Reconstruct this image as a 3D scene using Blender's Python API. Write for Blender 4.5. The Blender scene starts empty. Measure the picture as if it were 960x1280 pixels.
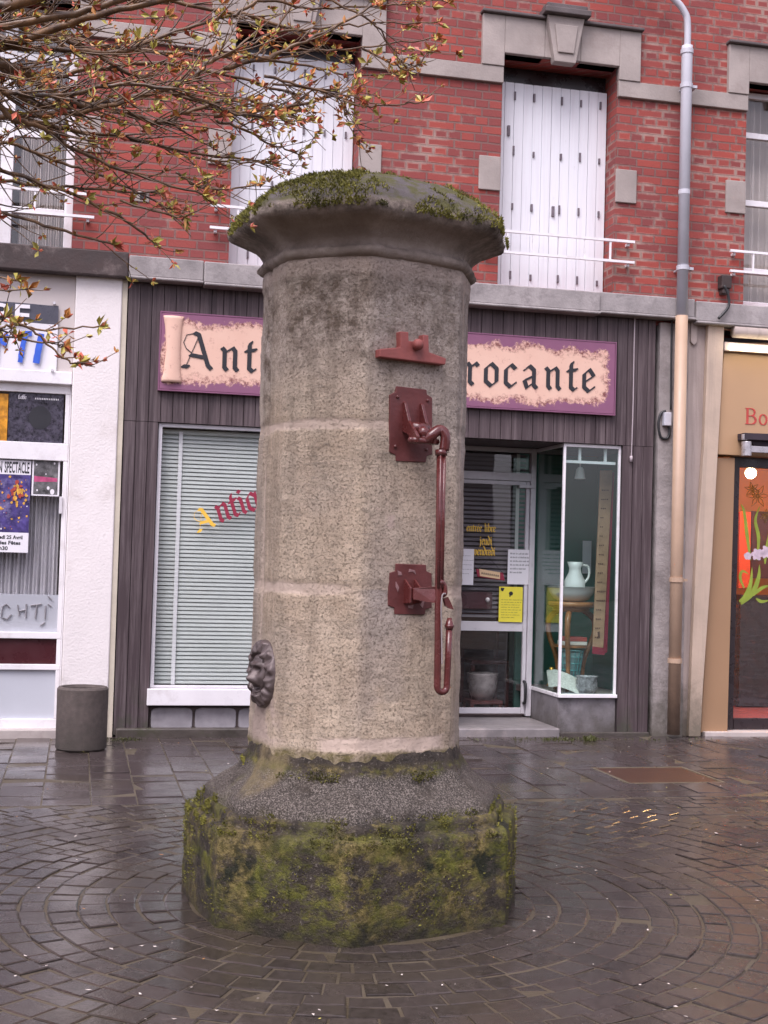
import bpy, bmesh, math, random
from mathutils import Vector, Matrix, noise
random.seed(7)
sc = bpy.context.scene
COL = sc.collection
R = math.radians
sin, cos, pi = math.sin, math.cos, math.pi

# ------------------------------------------------------------------ camera model (photo pixels 960 x 1280)
F, HOR, ROLL, PSI, H = 1650., 700., .028, R(13), 1.5
PIT = math.atan((HOR-640)/F)
fw = Vector((0, cos(PIT), sin(PIT))); r0 = Vector((1, 0, 0)); u0 = r0.cross(fw)
CR = r0*cos(ROLL)+u0*sin(ROLL); CU = u0*cos(ROLL)-r0*sin(ROLL)
EYE = Vector((0, 0, H))
def ray(x, y):
    return (fw+CR*((x-480)/F)-CU*((y-640)/F)).normalized()
def at(x, y, Y):
    d = ray(x, y); return EYE+d*(Y/d.y)
def gnd(x, y, z=0.):
    d = ray(x, y); return EYE+d*((z-H)/d.z)
FO = gnd(480, 920); FO.z = 0
UV_, NV = Vector((cos(PSI), sin(PSI), 0)), Vector((-sin(PSI), cos(PSI), 0))
FM = Matrix.Translation(FO) @ Matrix.Rotation(PSI, 4, 'Z')
def uz(x, y, d=0.):
    r = ray(x, y); t = (FO+NV*d-EYE).dot(NV)/r.dot(NV); p = EYE+r*t-FO
    return p.dot(UV_), p.z
def rect(x0, y0, x1, y1, d=0.):
    xm, ym = (x0+x1)/2, (y0+y1)/2
    return uz(x0, ym, d)[0], uz(x1, ym, d)[0], uz(xm, y1, d)[1], uz(xm, y0, d)[1]   # u0 u1 z0 z1

cam = bpy.data.cameras.new('camera'); co = bpy.data.objects.new('camera', cam); COL.objects.link(co)
cam.sensor_fit = 'HORIZONTAL'; cam.sensor_width = 36; cam.lens = 36*F/960; cam.clip_start = .05; cam.clip_end = 500
m = Matrix.Identity(4)
for i in range(3): m[i][0], m[i][1], m[i][2], m[i][3] = CR[i], CU[i], -fw[i], EYE[i]
co.matrix_world = m; sc.camera = co

# ------------------------------------------------------------------ material helper
class MT:
    def __init__(s, name):
        s.m = bpy.data.materials.new(name); s.m.use_nodes = True; s.t = s.m.node_tree; s.t.nodes.clear()
        s.o = s.t.nodes.new('ShaderNodeOutputMaterial'); s._c = None
    def n(s, ty, **k):
        x = s.t.nodes.new('ShaderNode'+ty)
        for a, b in k.items(): setattr(x, a, b)
        return x
    def put(s, sock, v):
        if isinstance(v, bpy.types.NodeSocket): s.t.links.new(v, sock)
        elif v is not None:
            if isinstance(v, (tuple, list)) and len(v) == 3 and sock.type == 'RGBA': v = (*v, 1)
            sock.default_value = v
    def co(s):
        if s._c is None: s._c = s.n('TexCoord').outputs['Object']
        return s._c
    def map(s, scale=(1, 1, 1), loc=(0, 0, 0), rot=(0, 0, 0), v=None):
        x = s.n('Mapping'); s.put(x.inputs['Vector'], v or s.co()); x.inputs['Scale'].default_value = scale
        x.inputs['Location'].default_value = loc; x.inputs['Rotation'].default_value = rot; return x.outputs[0]
    def noise(s, scale, det=4, v=None, rough=.6, dist=0.):
        x = s.n('TexNoise'); s.put(x.inputs['Vector'], v or s.co()); x.inputs['Scale'].default_value = scale
        x.inputs['Detail'].default_value = det; x.inputs['Roughness'].default_value = rough; x.inputs['Distortion'].default_value = dist
        return x.outputs['Fac']
    def voro(s, scale, v=None, out='Distance', feature='F1'):
        x = s.n('TexVoronoi', feature=feature); s.put(x.inputs['Vector'], v or s.co()); x.inputs['Scale'].default_value = scale
        return x.outputs[out]
    def ramp(s, f, *stops, inter='LINEAR'):
        x = s.n('ValToRGB'); s.put(x.inputs[0], f); e = x.color_ramp.elements; x.color_ramp.interpolation = inter
        while len(e) < len(stops): e.new(.5)
        for i, (p, c) in enumerate(stops):
            if not isinstance(c, (tuple, list)): c = (c, c, c)
            e[i].position = p; e[i].color = (*c, 1)
        return x.outputs[0]
    def mix(s, f, a, b, mode='MIX'):
        x = s.n('Mix', data_type='RGBA', blend_type=mode); s.put(x.inputs[0], f); s.put(x.inputs[6], a); s.put(x.inputs[7], b); return x.outputs[2]
    def math(s, op, a, b=0., c=None):
        x = s.n('Math', operation=op); s.put(x.inputs[0], a); s.put(x.inputs[1], b)
        if c is not None: s.put(x.inputs[2], c)
        return x.outputs[0]
    def xyz(s, v=None):
        x = s.n('SeparateXYZ'); s.put(x.inputs[0], v or s.co()); return x.outputs
    def vec(s, x, y, z=0.):
        c = s.n('CombineXYZ'); s.put(c.inputs[0], x); s.put(c.inputs[1], y); s.put(c.inputs[2], z); return c.outputs[0]
    def attr(s, name): return s.n('Attribute', attribute_name=name).outputs['Fac']
    def bump(s, h, st=.5, dist=.01, nrm=None):
        x = s.n('Bump'); x.inputs['Strength'].default_value = st; x.inputs['Distance'].default_value = dist
        s.put(x.inputs['Height'], h); s.put(x.inputs['Normal'], nrm); return x.outputs[0]
    def done(s, col, rough=.6, nrm=None, metal=0., spec=.5, emit=None, est=0., coat=0.):
        p = s.n('BsdfPrincipled'); s.put(p.inputs['Base Color'], col); s.put(p.inputs['Roughness'], rough)
        s.put(p.inputs['Normal'], nrm); p.inputs['Metallic'].default_value = metal; s.put(p.inputs['Specular IOR Level'], spec)
        if coat: p.inputs['Coat Weight'].default_value = coat; p.inputs['Coat Roughness'].default_value = .08
        if emit is not None: s.put(p.inputs['Emission Color'], emit); p.inputs['Emission Strength'].default_value = est
        s.t.links.new(p.outputs[0], s.o.inputs[0]); s.p = p; return s.m

def plain(name, col, rough=.5, var=.25, scale=6., bump=.15, bs=60., metal=0., spec=.5, dirt=None, streak=False, coat=0., foot=None):
    h = MT(name); f = h.noise(scale, 6)
    c = h.mix(h.ramp(f, (.3, 0.), (.7, 1.)), tuple(x*(1-var) for x in col), tuple(min(1, x*(1+var*.6)) for x in col))
    if streak:
        c = h.mix(h.math('MULTIPLY', h.ramp(h.noise(1, 5, h.map((14, 14, .9))), (.5, 0.), (.72, 1.)), .5), c, dirt or tuple(x*.45 for x in col))
    elif dirt:
        c = h.mix(h.ramp(h.noise(scale*.6+1, 7, rough=.75), (.52, 0.), (.7, .8)), c, dirt)
    if foot:
        zz_ = h.math('ADD', h.xyz()[2], h.math('MULTIPLY', h.math('SUBTRACT', h.noise(5, 7, rough=.75), .5), foot[0]*2.4))
        c = h.mix(h.ramp(zz_, (0., .85), (foot[0], 0.)), c, foot[1])
    rg = h.ramp(h.noise(scale*2, 3), (.3, max(0, rough-.12)), (.7, min(1, rough+.12)))
    return h.done(c, rg, h.bump(h.noise(bs, 5), bump, .01) if bump else None, metal, spec, coat=coat)

def glassmat(name, tint=(1, 1, 1), refl=1., rough=.0):
    h = MT(name); a = h.n('BsdfTransparent'); a.inputs[0].default_value = (*tint, 1)
    g = h.n('BsdfGlossy'); g.inputs['Roughness'].default_value = rough; g.inputs['Color'].default_value = (refl, refl, refl, 1)
    lw = h.n('LayerWeight'); lw.inputs['Blend'].default_value = .5; fre = h.math('ADD', .04, h.math('MULTIPLY', h.math('POWER', lw.outputs['Facing'], 5.), .9))
    h.put(g.inputs['Normal'], h.bump(h.noise(1.6, 1), .08, .02))
    mx = h.n('MixShader'); h.put(mx.inputs[0], fre)
    h.t.links.new(a.outputs[0], mx.inputs[1]); h.t.links.new(g.outputs[0], mx.inputs[2]); h.t.links.new(mx.outputs[0], h.o.inputs[0]); return h.m

# ------------------------------------------------------------------ object helpers
def tag(o, label=None, cat=None, group=None, kind=None):
    if label: o['label'] = label
    if cat: o['category'] = cat
    if group: o['group'] = group
    if kind: o['kind'] = kind
    return o
def smooth(me):
    for p in me.polygons: p.use_smooth = True
def link(name, bm, mats, parent=None, M=None, sm=False, bev=0., angle=35):
    me = bpy.data.meshes.new(name)
    bmesh.ops.recalc_face_normals(bm, faces=bm.faces) if id(bm) not in KEEP and len(bm.faces) < 40000 else None
    KEEP.discard(id(bm)); bm.to_mesh(me); bm.free()
    for x in (mats if isinstance(mats, (list, tuple)) else [mats]): me.materials.append(x)
    o = bpy.data.objects.new(name, me); COL.objects.link(o)
    if sm: smooth(me)
    M = M if M is not None else Matrix.Identity(4)
    if parent is not None:
        o.parent = parent; o.matrix_parent_inverse = parent['_M'] if False else PM[parent.name].inverted()
    o.matrix_basis = M; PM[o.name] = M
    if bev:
        b = o.modifiers.new('bevel', 'BEVEL'); b.width = bev; b.segments = 2; b.limit_method = 'ANGLE'; b.angle_limit = R(angle)
    return o
PM = {}; KEEP = set()
def empty(name, M, label, cat, group=None):
    o = bpy.data.objects.new(name, None); COL.objects.link(o); o.matrix_basis = M; PM[o.name] = M
    o.empty_display_size = .1
    return tag(o, label, cat, group)
def fe(name, u, d, z, label, cat, group=None): return empty(name, FM @ Matrix.Translation((u, d, z)), label, cat, group)
def fl(name, bm, mats, parent=None, **k): return link(name, bm, mats, parent, FM, **k)
def B(): return bmesh.new()
def box(bm, x0, x1, y0, y1, z0, z1, mi=0):
    v = [bm.verts.new((x, y, z)) for x in (x0, x1) for y in (y0, y1) for z in (z0, z1)]
    for q in ((0, 1, 3, 2), (4, 6, 7, 5), (0, 4, 5, 1), (2, 3, 7, 6), (0, 2, 6, 4), (1, 5, 7, 3)):
        bm.faces.new([v[i] for i in q]).material_index = mi
    return v
def quad(bm, *p, mi=0):
    f = bm.faces.new([bm.verts.new(q) for q in p]); f.material_index = mi; return f
def prism(bm, pts, off, mi=0):
    """closed outline pts (3-D) pushed along off"""
    off = Vector(off); a = [bm.verts.new(p) for p in pts]; b = [bm.verts.new(Vector(p)+off) for p in pts]; n = len(a)
    fs = [bm.faces.new(a), bm.faces.new(b[::-1])]+[bm.faces.new((a[i], b[i], b[(i+1) % n], a[(i+1) % n])) for i in range(n)]
    for f in fs: f.material_index = mi
def tube(bm, pts, rad, seg=8, cap=True, mi=0):
    pts = [Vector(p) for p in pts]; n = len(pts); rings = []
    if not isinstance(rad, (list, tuple)): rad = [rad]*n
    nx = None
    for i, p in enumerate(pts):
        t = (pts[min(i+1, n-1)]-pts[max(i-1, 0)]).normalized()
        if nx is None: nx = t.orthogonal().normalized()
        nx = (nx-t*nx.dot(t))
        nx = nx.normalized() if nx.length > 1e-6 else t.orthogonal().normalized()
        by = t.cross(nx)
        rings.append([bm.verts.new(p+(nx*cos(2*pi*k/seg)+by*sin(2*pi*k/seg))*rad[i]) for k in range(seg)])
    for a, b in zip(rings, rings[1:]):
        for k in range(seg): bm.faces.new((a[k], a[(k+1) % seg], b[(k+1) % seg], b[k])).material_index = mi
    if cap:
        bm.faces.new(rings[0][::-1]).material_index = mi; bm.faces.new(rings[-1]).material_index = mi
def lathe(bm, prof, c=(0, 0, 0), seg=32, mi=0):
    c = Vector(c); rings = []
    for r, z in prof: rings.append([bm.verts.new(c+Vector((r*cos(2*pi*k/seg), r*sin(2*pi*k/seg), z))) for k in range(seg)])
    for a, b in zip(rings, rings[1:]):
        for k in range(seg): bm.faces.new((a[k], a[(k+1) % seg], b[(k+1) % seg], b[k])).material_index = mi
    return rings
def ball(bm, c, r, seg=12, sc_=(1, 1, 1)):
    bmesh.ops.create_uvsphere(bm, u_segments=seg, v_segments=seg//2+1, radius=r, matrix=Matrix.Translation(c) @ Matrix.Diagonal((*sc_, 1)))
def smoothpath(pts, n=6):
    pts = [Vector(p) for p in pts]; out = []
    for i in range(len(pts)-1):
        p0, p1, p2, p3 = pts[max(i-1, 0)], pts[i], pts[i+1], pts[min(i+2, len(pts)-1)]
        for k in range(n):
            t = k/n
            out.append(.5*((2*p1)+(p2-p0)*t+(2*p0-5*p1+4*p2-p3)*t*t+(3*p1-p0-3*p2+p3)*t**3))
    return out+[pts[-1]]

# lettering --------------------------------------------------------
GL = {  # broad-nib strokes, x-height 1:  (advance, [polylines])
 'n': (.82, [[(0, .92), (.1, .82), (.1, .16), (.2, .05)], [(.16, .78), (.42, .95), (.52, .82), (.52, .16), (.62, .05)]]),
 'i': (.42, [[(0, .92), (.1, .82), (.1, .16), (.2, .05)], [(.06, 1.28), (.16, 1.2)]]),
 'j': (.42, [[(0, .92), (.1, .82), (.1, -.2), (-.08, -.32)], [(.06, 1.28), (.16, 1.2)]]),
 'u': (.82, [[(0, .92), (.1, .82), (.1, .18), (.22, .05), (.45, .24)], [(.42, .92), (.52, .82), (.52, .16), (.62, .05)]]),
 't': (.5, [[(.16, 1.22), (.1, 1.1), (.1, .16), (.24, .05), (.32, .12)], [(-.04, .86), (.34, .92)]]),
 'r': (.55, [[(0, .92), (.1, .82), (.1, .16), (.22, .05)], [(.14, .76), (.34, .95), (.44, .85)]]),
 'o': (.72, [[(.26, .97), (.03, .76), (.03, .22), (.26, .03), (.5, .22), (.5, .76), (.26, .97)]]),
 'c': (.6, [[(.44, .82), (.26, .97), (.03, .76), (.03, .2), (.24, .03), (.44, .2)]]),
 'e': (.62, [[(.06, .42), (.46, .7), (.26, .97), (.03, .76), (.03, .2), (.24, .03), (.46, .2)]]),
 'a': (.75, [[(.06, .8), (.26, .97), (.46, .8), (.46, .16), (.58, .05)], [(.46, .56), (.04, .34), (.16, .04), (.44, .26)]]),
 'q': (.78, [[(.46, .8), (.26, .97), (.03, .76), (.03, .22), (.24, .03), (.46, .2)], [(.5, .92), (.5, -.45)]]),
 's': (.58, [[(.44, .84), (.24, .97), (.05, .74), (.42, .34), (.2, .03), (.0, .18)]]),
 'l': (.42, [[(.02, 1.55), (.1, 1.4), (.1, .16), (.22, .05)]]),
 'f': (.48, [[(.42, 1.42), (.25, 1.5), (.1, 1.3), (.1, .02)], [(-.06, .88), (.32, .92)]]),
 'b': (.74, [[(.02, 1.55), (.08, 1.4), (.05, .22), (.26, .03), (.5, .22), (.5, .76), (.28, .95), (.1, .78)]]),
 'd': (.74, [[(.05, 1.5), (.5, .95), (.5, .22), (.26, .03), (.03, .22), (.03, .74), (.26, .95), (.46, .8)]]),
 'v': (.74, [[(0, .95), (.1, .8), (.1, .2), (.26, .03), (.5, .3), (.5, .74), (.36, .92)]]),
 'A': (1.35, [[(.42, 1.52), (.6, 1.45), (1.0, .2), (1.14, .06)], [(.28, .6), (.84, .52)], [(-.02, .12), (.2, .1)]]),
 'B': (1.05, [[(.1, 1.5), (.16, 1.4), (.16, .14), (.04, .04)], [(-.08, 1.3), (.35, 1.52), (.64, 1.3), (.6, 1.0), (.28, .82), (.7, .62), (.72, .24), (.4, .03), (.1, .12)]]),
 'L': (.8, [[(.25, 1.5), (.1, 1.3), (.1, .2), (.0, .05)], [(.05, .15), (.3, .05), (.62, .18)]]),
 "'": (.2, [[(.1, 1.5), (.0, 1.25)]]), ' ': (.6, []),
}
HAIR = {'A': [[(.56, 1.3), (.1, .12)], [(.42, 1.5), (.1, 1.42), (-.02, 1.1), (.1, .85), (.3, .7)]]}
def nibseg(p, q, w, ang):
    h = Vector((cos(ang)*w/2, sin(ang)*w/2)); p, q = Vector(p), Vector(q); t = .03*w/.2
    per = Vector((-h.y, h.x)).normalized()*t
    pts = [p+h+per, p+h-per, p-h+per, p-h-per, q+h+per, q+h-per, q-h+per, q-h-per]
    pts = sorted(set((round(a.x, 5), round(a.y, 5)) for a in pts))
    def half(ps):
        o = []
        for a in ps:
            while len(o) > 1 and (o[-1][0]-o[-2][0])*(a[1]-o[-2][1])-(o[-1][1]-o[-2][1])*(a[0]-o[-2][0]) <= 0: o.pop()
            o.append(a)
        return o
    lo, up = half(pts), half(pts[::-1]); return lo[:-1]+up[:-1]
def gothic(bm, text, fn, nib=.2, ang=R(38), th=.004, spread=1., mi=0, acc=True):
    """fn(x,y,k) -> 3-D position, k = height above the face"""
    x = 0; k = 0
    for ch in text:
        e = ch == 'é'; g = GL['e' if e else ch]
        st = [(s, nib) for s in g[1]]+[(s, nib*.18) for s in HAIR.get(ch, [])]
        if e: st.append(([(.24, 1.2), (.42, 1.42)], nib*.7))
        for s, w in st:
            for p, q in zip(s, s[1:]):
                poly = nibseg((p[0]+x, p[1]), (q[0]+x, q[1]), w, ang); k = (k+1) % 7
                a = [bm.verts.new(fn(X, Y, th+k*th*.04)) for X, Y in poly]; b = [bm.verts.new(fn(X, Y, 0)) for X, Y in poly]
                bm.faces.new(a).material_index = mi
                for i in range(len(a)): bm.faces.new((a[i], b[i], b[(i+1) % len(a)], a[(i+1) % len(a)])).material_index = mi
        x += g[0]*spread
    return x
def sans(bm, text, fn, size, mi=0, bold=0., ext=0., squeeze=1.):
    """Blender's own built-in face, flattened into bm; fn(x,y,k) -> position"""
    c = bpy.data.curves.new('t', 'FONT'); c.body = text; c.size = size; c.offset = bold; c.resolution_u = 3
    o = bpy.data.objects.new('t', c); COL.objects.link(o); me = bpy.data.meshes.new_from_object(o)
    bpy.data.objects.remove(o); bpy.data.curves.remove(c)
    vs = [bm.verts.new(fn(v.co.x*squeeze, v.co.y, .0015)) for v in me.vertices]
    for p in me.polygons:
        try: bm.faces.new([vs[i] for i in p.vertices]).material_index = mi
        except ValueError: pass
    w = max((v.co.x for v in me.vertices), default=0)*squeeze; bpy.data.meshes.remove(me); return w
def sansfit(bm, text, fn, x0, x1, y0, y1, mi=0, bold=.0):
    t = B(); w = sans(t, text, lambda x, y, k: (x, y, 0), 1., bold=bold); t.free(); k_ = (x1-x0)/w
    sans(bm, text, lambda x, y, k: fn(x0+x*k_, y0+y*(y1-y0)/.72, .003), 1., mi=mi, bold=bold)
def scribble(bm, fn, x0, x1, y, h, n, mi=0, th=.0012):
    """a line of handwriting too small to read: short slanted pen strokes"""
    x = x0
    while x < x1:
        w = random.uniform(.5, 2.2)*h
        xe = min(x+w, x1); xx = x
        while xx < xe:
            hh = h*random.uniform(.5, 1.)
            quad(bm, fn(xx, y, .0015), fn(xx+h*.22, y, .0015), fn(xx+h*.3, y+hh, .0015), fn(xx+h*.08, y+hh, .0015), mi=mi); xx += h*.42
        x = xe+h*.6

# ------------------------------------------------------------------ materials
def brickmat():
    h = MT('red_brick'); x, y, z = h.xyz()
    ws = h.noise(3, 2); v = h.vec(h.math('ADD', h.math('ADD', x, y), h.math('MULTIPLY', ws, .012)), h.math('ADD', z, h.math('MULTIPLY', h.noise(5, 2), .014)))
    def bt(c1, c2, mo, ms=.011):
        b = h.n('TexBrick', offset=.5, squash=.5, squash_frequency=2); h.put(b.inputs['Vector'], v)
        for k, q in (('Color1', c1), ('Color2', c2), ('Mortar', mo)): h.put(b.inputs[k], q)
        b.inputs['Scale'].default_value = 1; b.inputs['Brick Width'].default_value = .245; b.inputs['Row Height'].default_value = .0765
        b.inputs['Mortar Size'].default_value = ms; b.inputs['Mortar Smooth'].default_value = .25; b.inputs['Bias'].default_value = -.1; return b
    b = bt((.35, .06, .042), (.20, .042, .04), (.20, .105, .09), .009)
    big = h.ramp(h.noise(1.1, 3), (.35, 0.), (.65, 1.))
    c = h.mix(h.math('MULTIPLY', big, .6), b.outputs[0], h.mix(.55, b.outputs[0], (.16, .05, .055)))
    c = h.mix(h.ramp(h.noise(22, 5, rough=.7), (.56, 0.), (.72, .5)), c, (.17, .05, .05))
    # pale worn joints, patchy and stronger towards the right part of the wall
    wide = bt((0, 0, 0), (0, 0, 0), (1, 1, 1), .02)
    patch = h.ramp(h.math('ADD', h.noise(1.7, 5, rough=.7), h.math('MULTIPLY', x, .025)), (.53, 0.), (.66, 1.))
    c = h.mix(h.math('MULTIPLY', h.math('MULTIPLY', wide.outputs[0], patch), .5), c, (.47, .35, .29))
    c = h.mix(h.ramp(h.noise(.8, 6, h.map((1, 1, .3)), rough=.7), (.6, 0.), (.8, .35)), c, (.09, .05, .05))
    hb = h.math('SUBTRACT', h.math('MULTIPLY', h.noise(45, 5), .35), b.outputs['Fac'])
    return h.done(c, .78, h.bump(hb, .9, .008))
M_brick = brickmat()
M_trim = plain('lime_stone_trim', (.36, .31, .285), .8, .25, 3, .25, 50, dirt=(.27, .22, .2))
M_ledge = plain('grey_concrete_ledge', (.33, .30, .295), .8, .3, 5, .4, 35, dirt=(.17, .15, .15))
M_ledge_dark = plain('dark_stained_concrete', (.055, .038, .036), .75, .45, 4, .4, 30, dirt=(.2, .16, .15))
M_drip = plain('blackened_moulding', (.11, .09, .09), .8, .3, 8, .3, 50)
def shuttermat():
    h = MT('white_painted_shutter'); x, y, z = h.xyz()
    c = h.mix(h.ramp(h.noise(1, 6, h.map((30, 30, 1.1))), (.45, 0.), (.75, .6)), (.78, .785, .82), (.65, .63, .67))
    c = h.mix(h.ramp(h.noise(14, 6, h.map((1, 1, .35)), rough=.75), (.63, 0.), (.74, .55)), c, (.42, .38, .38))
    return h.done(c, .45, h.bump(h.noise(1, 4, h.map((60, 60, 3))), .12, .004))
M_shut = shuttermat()
M_white = plain('white_gloss_paint', (.8, .78, .8), .35, .06, 3, .05, 80, dirt=(.6, .56, .56))
M_alu = plain('white_aluminium', (.62, .6, .63), .35, .1, 5, .03, 80)
M_plaster = plain('white_roughcast', (.78, .73, .72), .85, .06, 1.5, .45, 55, dirt=(.62, .56, .53), foot=(.42, (.2, .16, .14)))
M_cream = plain('cream_fascia', (.58, .52, .5), .7, .06, 2, .1, 50)
def plankmat():
    h = MT('weathered_brown_boards'); x, y, z = h.xyz()
    s = h.math('ADD', x, y); cell = h.math('FLOOR', h.math('DIVIDE', s, .098))
    wn = h.n('TexWhiteNoise', noise_dimensions='1D'); h.put(wn.inputs['W'], cell)
    c = h.mix(wn.outputs['Value'], (.048, .031, .035), (.085, .059, .063))
    st = h.noise(1, 7, h.map((42, 42, 1.4)), rough=.7)
    c = h.mix(h.ramp(st, (.46, 0.), (.74, .7)), c, (.2, .16, .165))
    c = h.mix(h.ramp(h.noise(1, 6, h.map((26, 26, .7), (3, 0, 1))), (.52, 0.), (.7, .7)), c, (.05, .032, .036))
    low = h.ramp(z, (0., 1.), (.5, 0.)); c = h.mix(h.math('MULTIPLY', low, h.ramp(h.noise(6, 6), (.45, 0.), (.62, .8))), c, (.045, .05, .03))
    return h.done(c, h.ramp(st, (.3, .55), (.7, .8)), h.bump(st, .35, .006))
M_plank = plankmat()
M_groove = plain('board_groove', (.03, .02, .022), .9, .2, 5, 0)
M_tan = plain('tan_panel', (.46, .29, .165), .5, .05, 2, .03, 80)
M_beige = plain('beige_painted_wood', (.50, .39, .305), .6, .12, 4, .2, 40, dirt=(.3, .24, .2), streak=True, foot=(.55, (.13, .11, .08)))
M_beige2 = plain('beige_render', (.4, .33, .3), .75, .15, 3, .25, 40, dirt=(.14, .11, .1), streak=True, foot=(.6, (.08, .07, .05)))
M_cement = plain('grey_cement_render', (.33, .295, .285), .85, .3, 5, .6, 25, dirt=(.17, .145, .14), foot=(.6, (.09, .08, .06)))
M_pipe_g = plain('grey_zinc_pipe', (.52, .52, .57), .5, .1, 4, .05, 60)
M_pipe_b = plain('beige_painted_pipe', (.46, .32, .225), .45, .1, 4, .08, 60, dirt=(.36, .26, .2), streak=True, foot=(.5, (.16, .12, .09)))
M_purple = plain('maroon_paint', (.055, .012, .016), .3, .1, 3, 0)
M_black = plain('black_lettering', (.018, .018, .024), .5, .1, 5, 0)
M_darkframe = plain('dark_brown_frame', (.025, .016, .018), .3, .1, 5, 0)
M_paper = plain('white_paper', (.78, .76, .8), .7, .04, 5, 0)
M_yellow = plain('yellow_paper', (.82, .72, .07), .7, .05, 5, 0)
M_gold = plain('gold_lettering', (.85, .53, .07), .5, .1, 9, 0)
M_redlet = plain('crimson_lettering', (.28, .02, .05), .5, .1, 9, 0)
M_redsign = plain('red_shop_lettering', (.48, .06, .05), .5, .1, 9, 0)
M_blue = plain('blue_brush_paint', (.035, .12, .62), .5, .25, 12, 0)
M_cable = plain('black_cable', (.02, .02, .022), .5, .1, 9, 0)
M_blind = plain('pale_blind_slat', (.5, .55, .52), .45, .06, 3, 0)
M_blind_d = plain('dusty_grey_blind', (.17, .155, .17), .5, .1, 3, 0)
M_green = plain('green_display_wall', (.06, .2, .16), .7, .15, 2, .05, 30)
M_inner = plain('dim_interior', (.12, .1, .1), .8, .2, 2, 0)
M_wood = plain('orange_brown_wood', (.3, .12, .04), .35, .3, 12, .05, 40)
M_wood_d = plain('dark_red_wood', (.11, .03, .025), .4, .3, 10, .05, 40)
M_china = plain('white_china', (.78, .76, .75), .15, .04, 3, 0)
M_frost = plain('frosted_film', (.5, .52, .57), .6, .06, 2, .05, 20)
M_net = plain('white_net_curtain', (.64, .63, .66), .8, .08, 5, .1, 60)
M_orange = plain('orange_interior', (.85, .36, .04), .6, .1, 2, 0)
M_pinkfl = plain('maroon_carpet', (.24, .06, .07), .8, .15, 6, 0)
M_glass = glassmat('window_glass')
M_glass_g = glassmat('display_glass', (.9, .97, .95))
M_slate = plain('grey_slab_panel', (.21, .195, .205), .5, .3, 7, .2, 20, dirt=(.06, .052, .055), foot=(.3, (.08, .07, .06)))
M_stoneold = plain('worn_step_stone', (.07, .058, .05), .45, .35, 6, .4, 30, dirt=(.045, .05, .02))
M_concrete = plain('aggregate_concrete', (.10, .08, .072), .85, .3, 30, .6, 120, dirt=(.075, .06, .055), foot=(.25, (.05, .042, .035)))
M_red = plain('maroon_iron_paint', (.115, .027, .025), .22, .22, 14, .12, 40, dirt=(.1, .022, .02), coat=.3)
M_redm = plain('maroon_plate_paint', (.125, .03, .028), .5, .3, 9, .3, 25, dirt=(.085, .022, .02))
M_red_l = plain('faded_red_iron_paint', (.30, .085, .075), .6, .15, 18, .2, 60)
M_bronze = plain('dark_bronze', (.13, .1, .095), .38, .35, 20, .2, 60, metal=.25)
def shaftmat():
    h = MT('weathered_limestone'); x, y, z = h.xyz()
    g = h.attr('grey'); mo = h.attr('mortar'); li = h.attr('lichen'); wash = h.attr('wash'); gn = h.attr('moss')
    base = h.mix(h.ramp(h.noise(5, 6, rough=.7), (.35, 0.), (.65, 1.)), (.60, .465, .335), (.72, .585, .44))
    base = h.mix(g, base, h.mix(h.ramp(h.noise(7, 6), (.35, 0.), (.65, 1.)), (.43, .365, .32), (.54, .465, .415)))
    # chisel ribs: pale raised flecks running level round the drum, dark pits
    fl_ = h.math('MULTIPLY', h.ramp(h.noise(1, 5, h.map((13, 13, 70)), rough=.85), (.55, 0.), (.63, 1.)), h.ramp(h.noise(6, 4), (.4, .1), (.6, 1.)))
    base = h.mix(h.math('MULTIPLY', fl_, .75), base, (.74, .62, .50))
    pits = h.ramp(h.noise(1, 5, h.map((85, 85, 110)), rough=.8), (.36, 1.), (.45, 0.))
    base = h.mix(h.math('MULTIPLY', pits, .5), base, (.13, .095, .065))
    sp = h.ramp(h.noise(130, 3, rough=.75), (.36, 1.), (.46, 0.)); base = h.mix(h.math('MULTIPLY', sp, .6), base, (.16, .115, .08))
    base = h.mix(h.ramp(h.noise(1, 6, h.map((11, 11, .9)), rough=.7), (.46, 0.), (.68, .5)), base, (.22, .175, .13))
    base = h.mix(h.ramp(h.noise(3.5, 6, rough=.75), (.5, 0.), (.66, .4)), base, (.30, .25, .19))
    lic = h.math('MULTIPLY', li, h.ramp(h.noise(9, 8, rough=.8), (.44, 0.), (.6, 1.)))
    base = h.mix(lic, base, (.105, .07, .045))
    base = h.mix(h.math('MULTIPLY', gn, h.ramp(h.noise(14, 7, rough=.75), (.36, .15), (.58, 1.))), base, (.16, .135, .035))
    base = h.mix(wash, base, h.mix(h.noise(7, 5), (.52, .40, .335), (.60, .475, .41)))
    base = h.mix(mo, base, h.mix(h.noise(12, 5), (.56, .435, .35), (.64, .515, .43)))
    hh = h.math('ADD', h.math('MULTIPLY', h.noise(95, 6, rough=.8), 1.), h.math('MULTIPLY', fl_, .45))
    hh = h.math('SUBTRACT', hh, h.math('MULTIPLY', pits, .6)); sm = h.math('SUBTRACT', 1., h.math('MULTIPLY', mo, .75))
    return h.done(base, .8, h.bump(h.math('MULTIPLY', hh, sm), .9, .009))
M_shaft = shaftmat()
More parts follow.
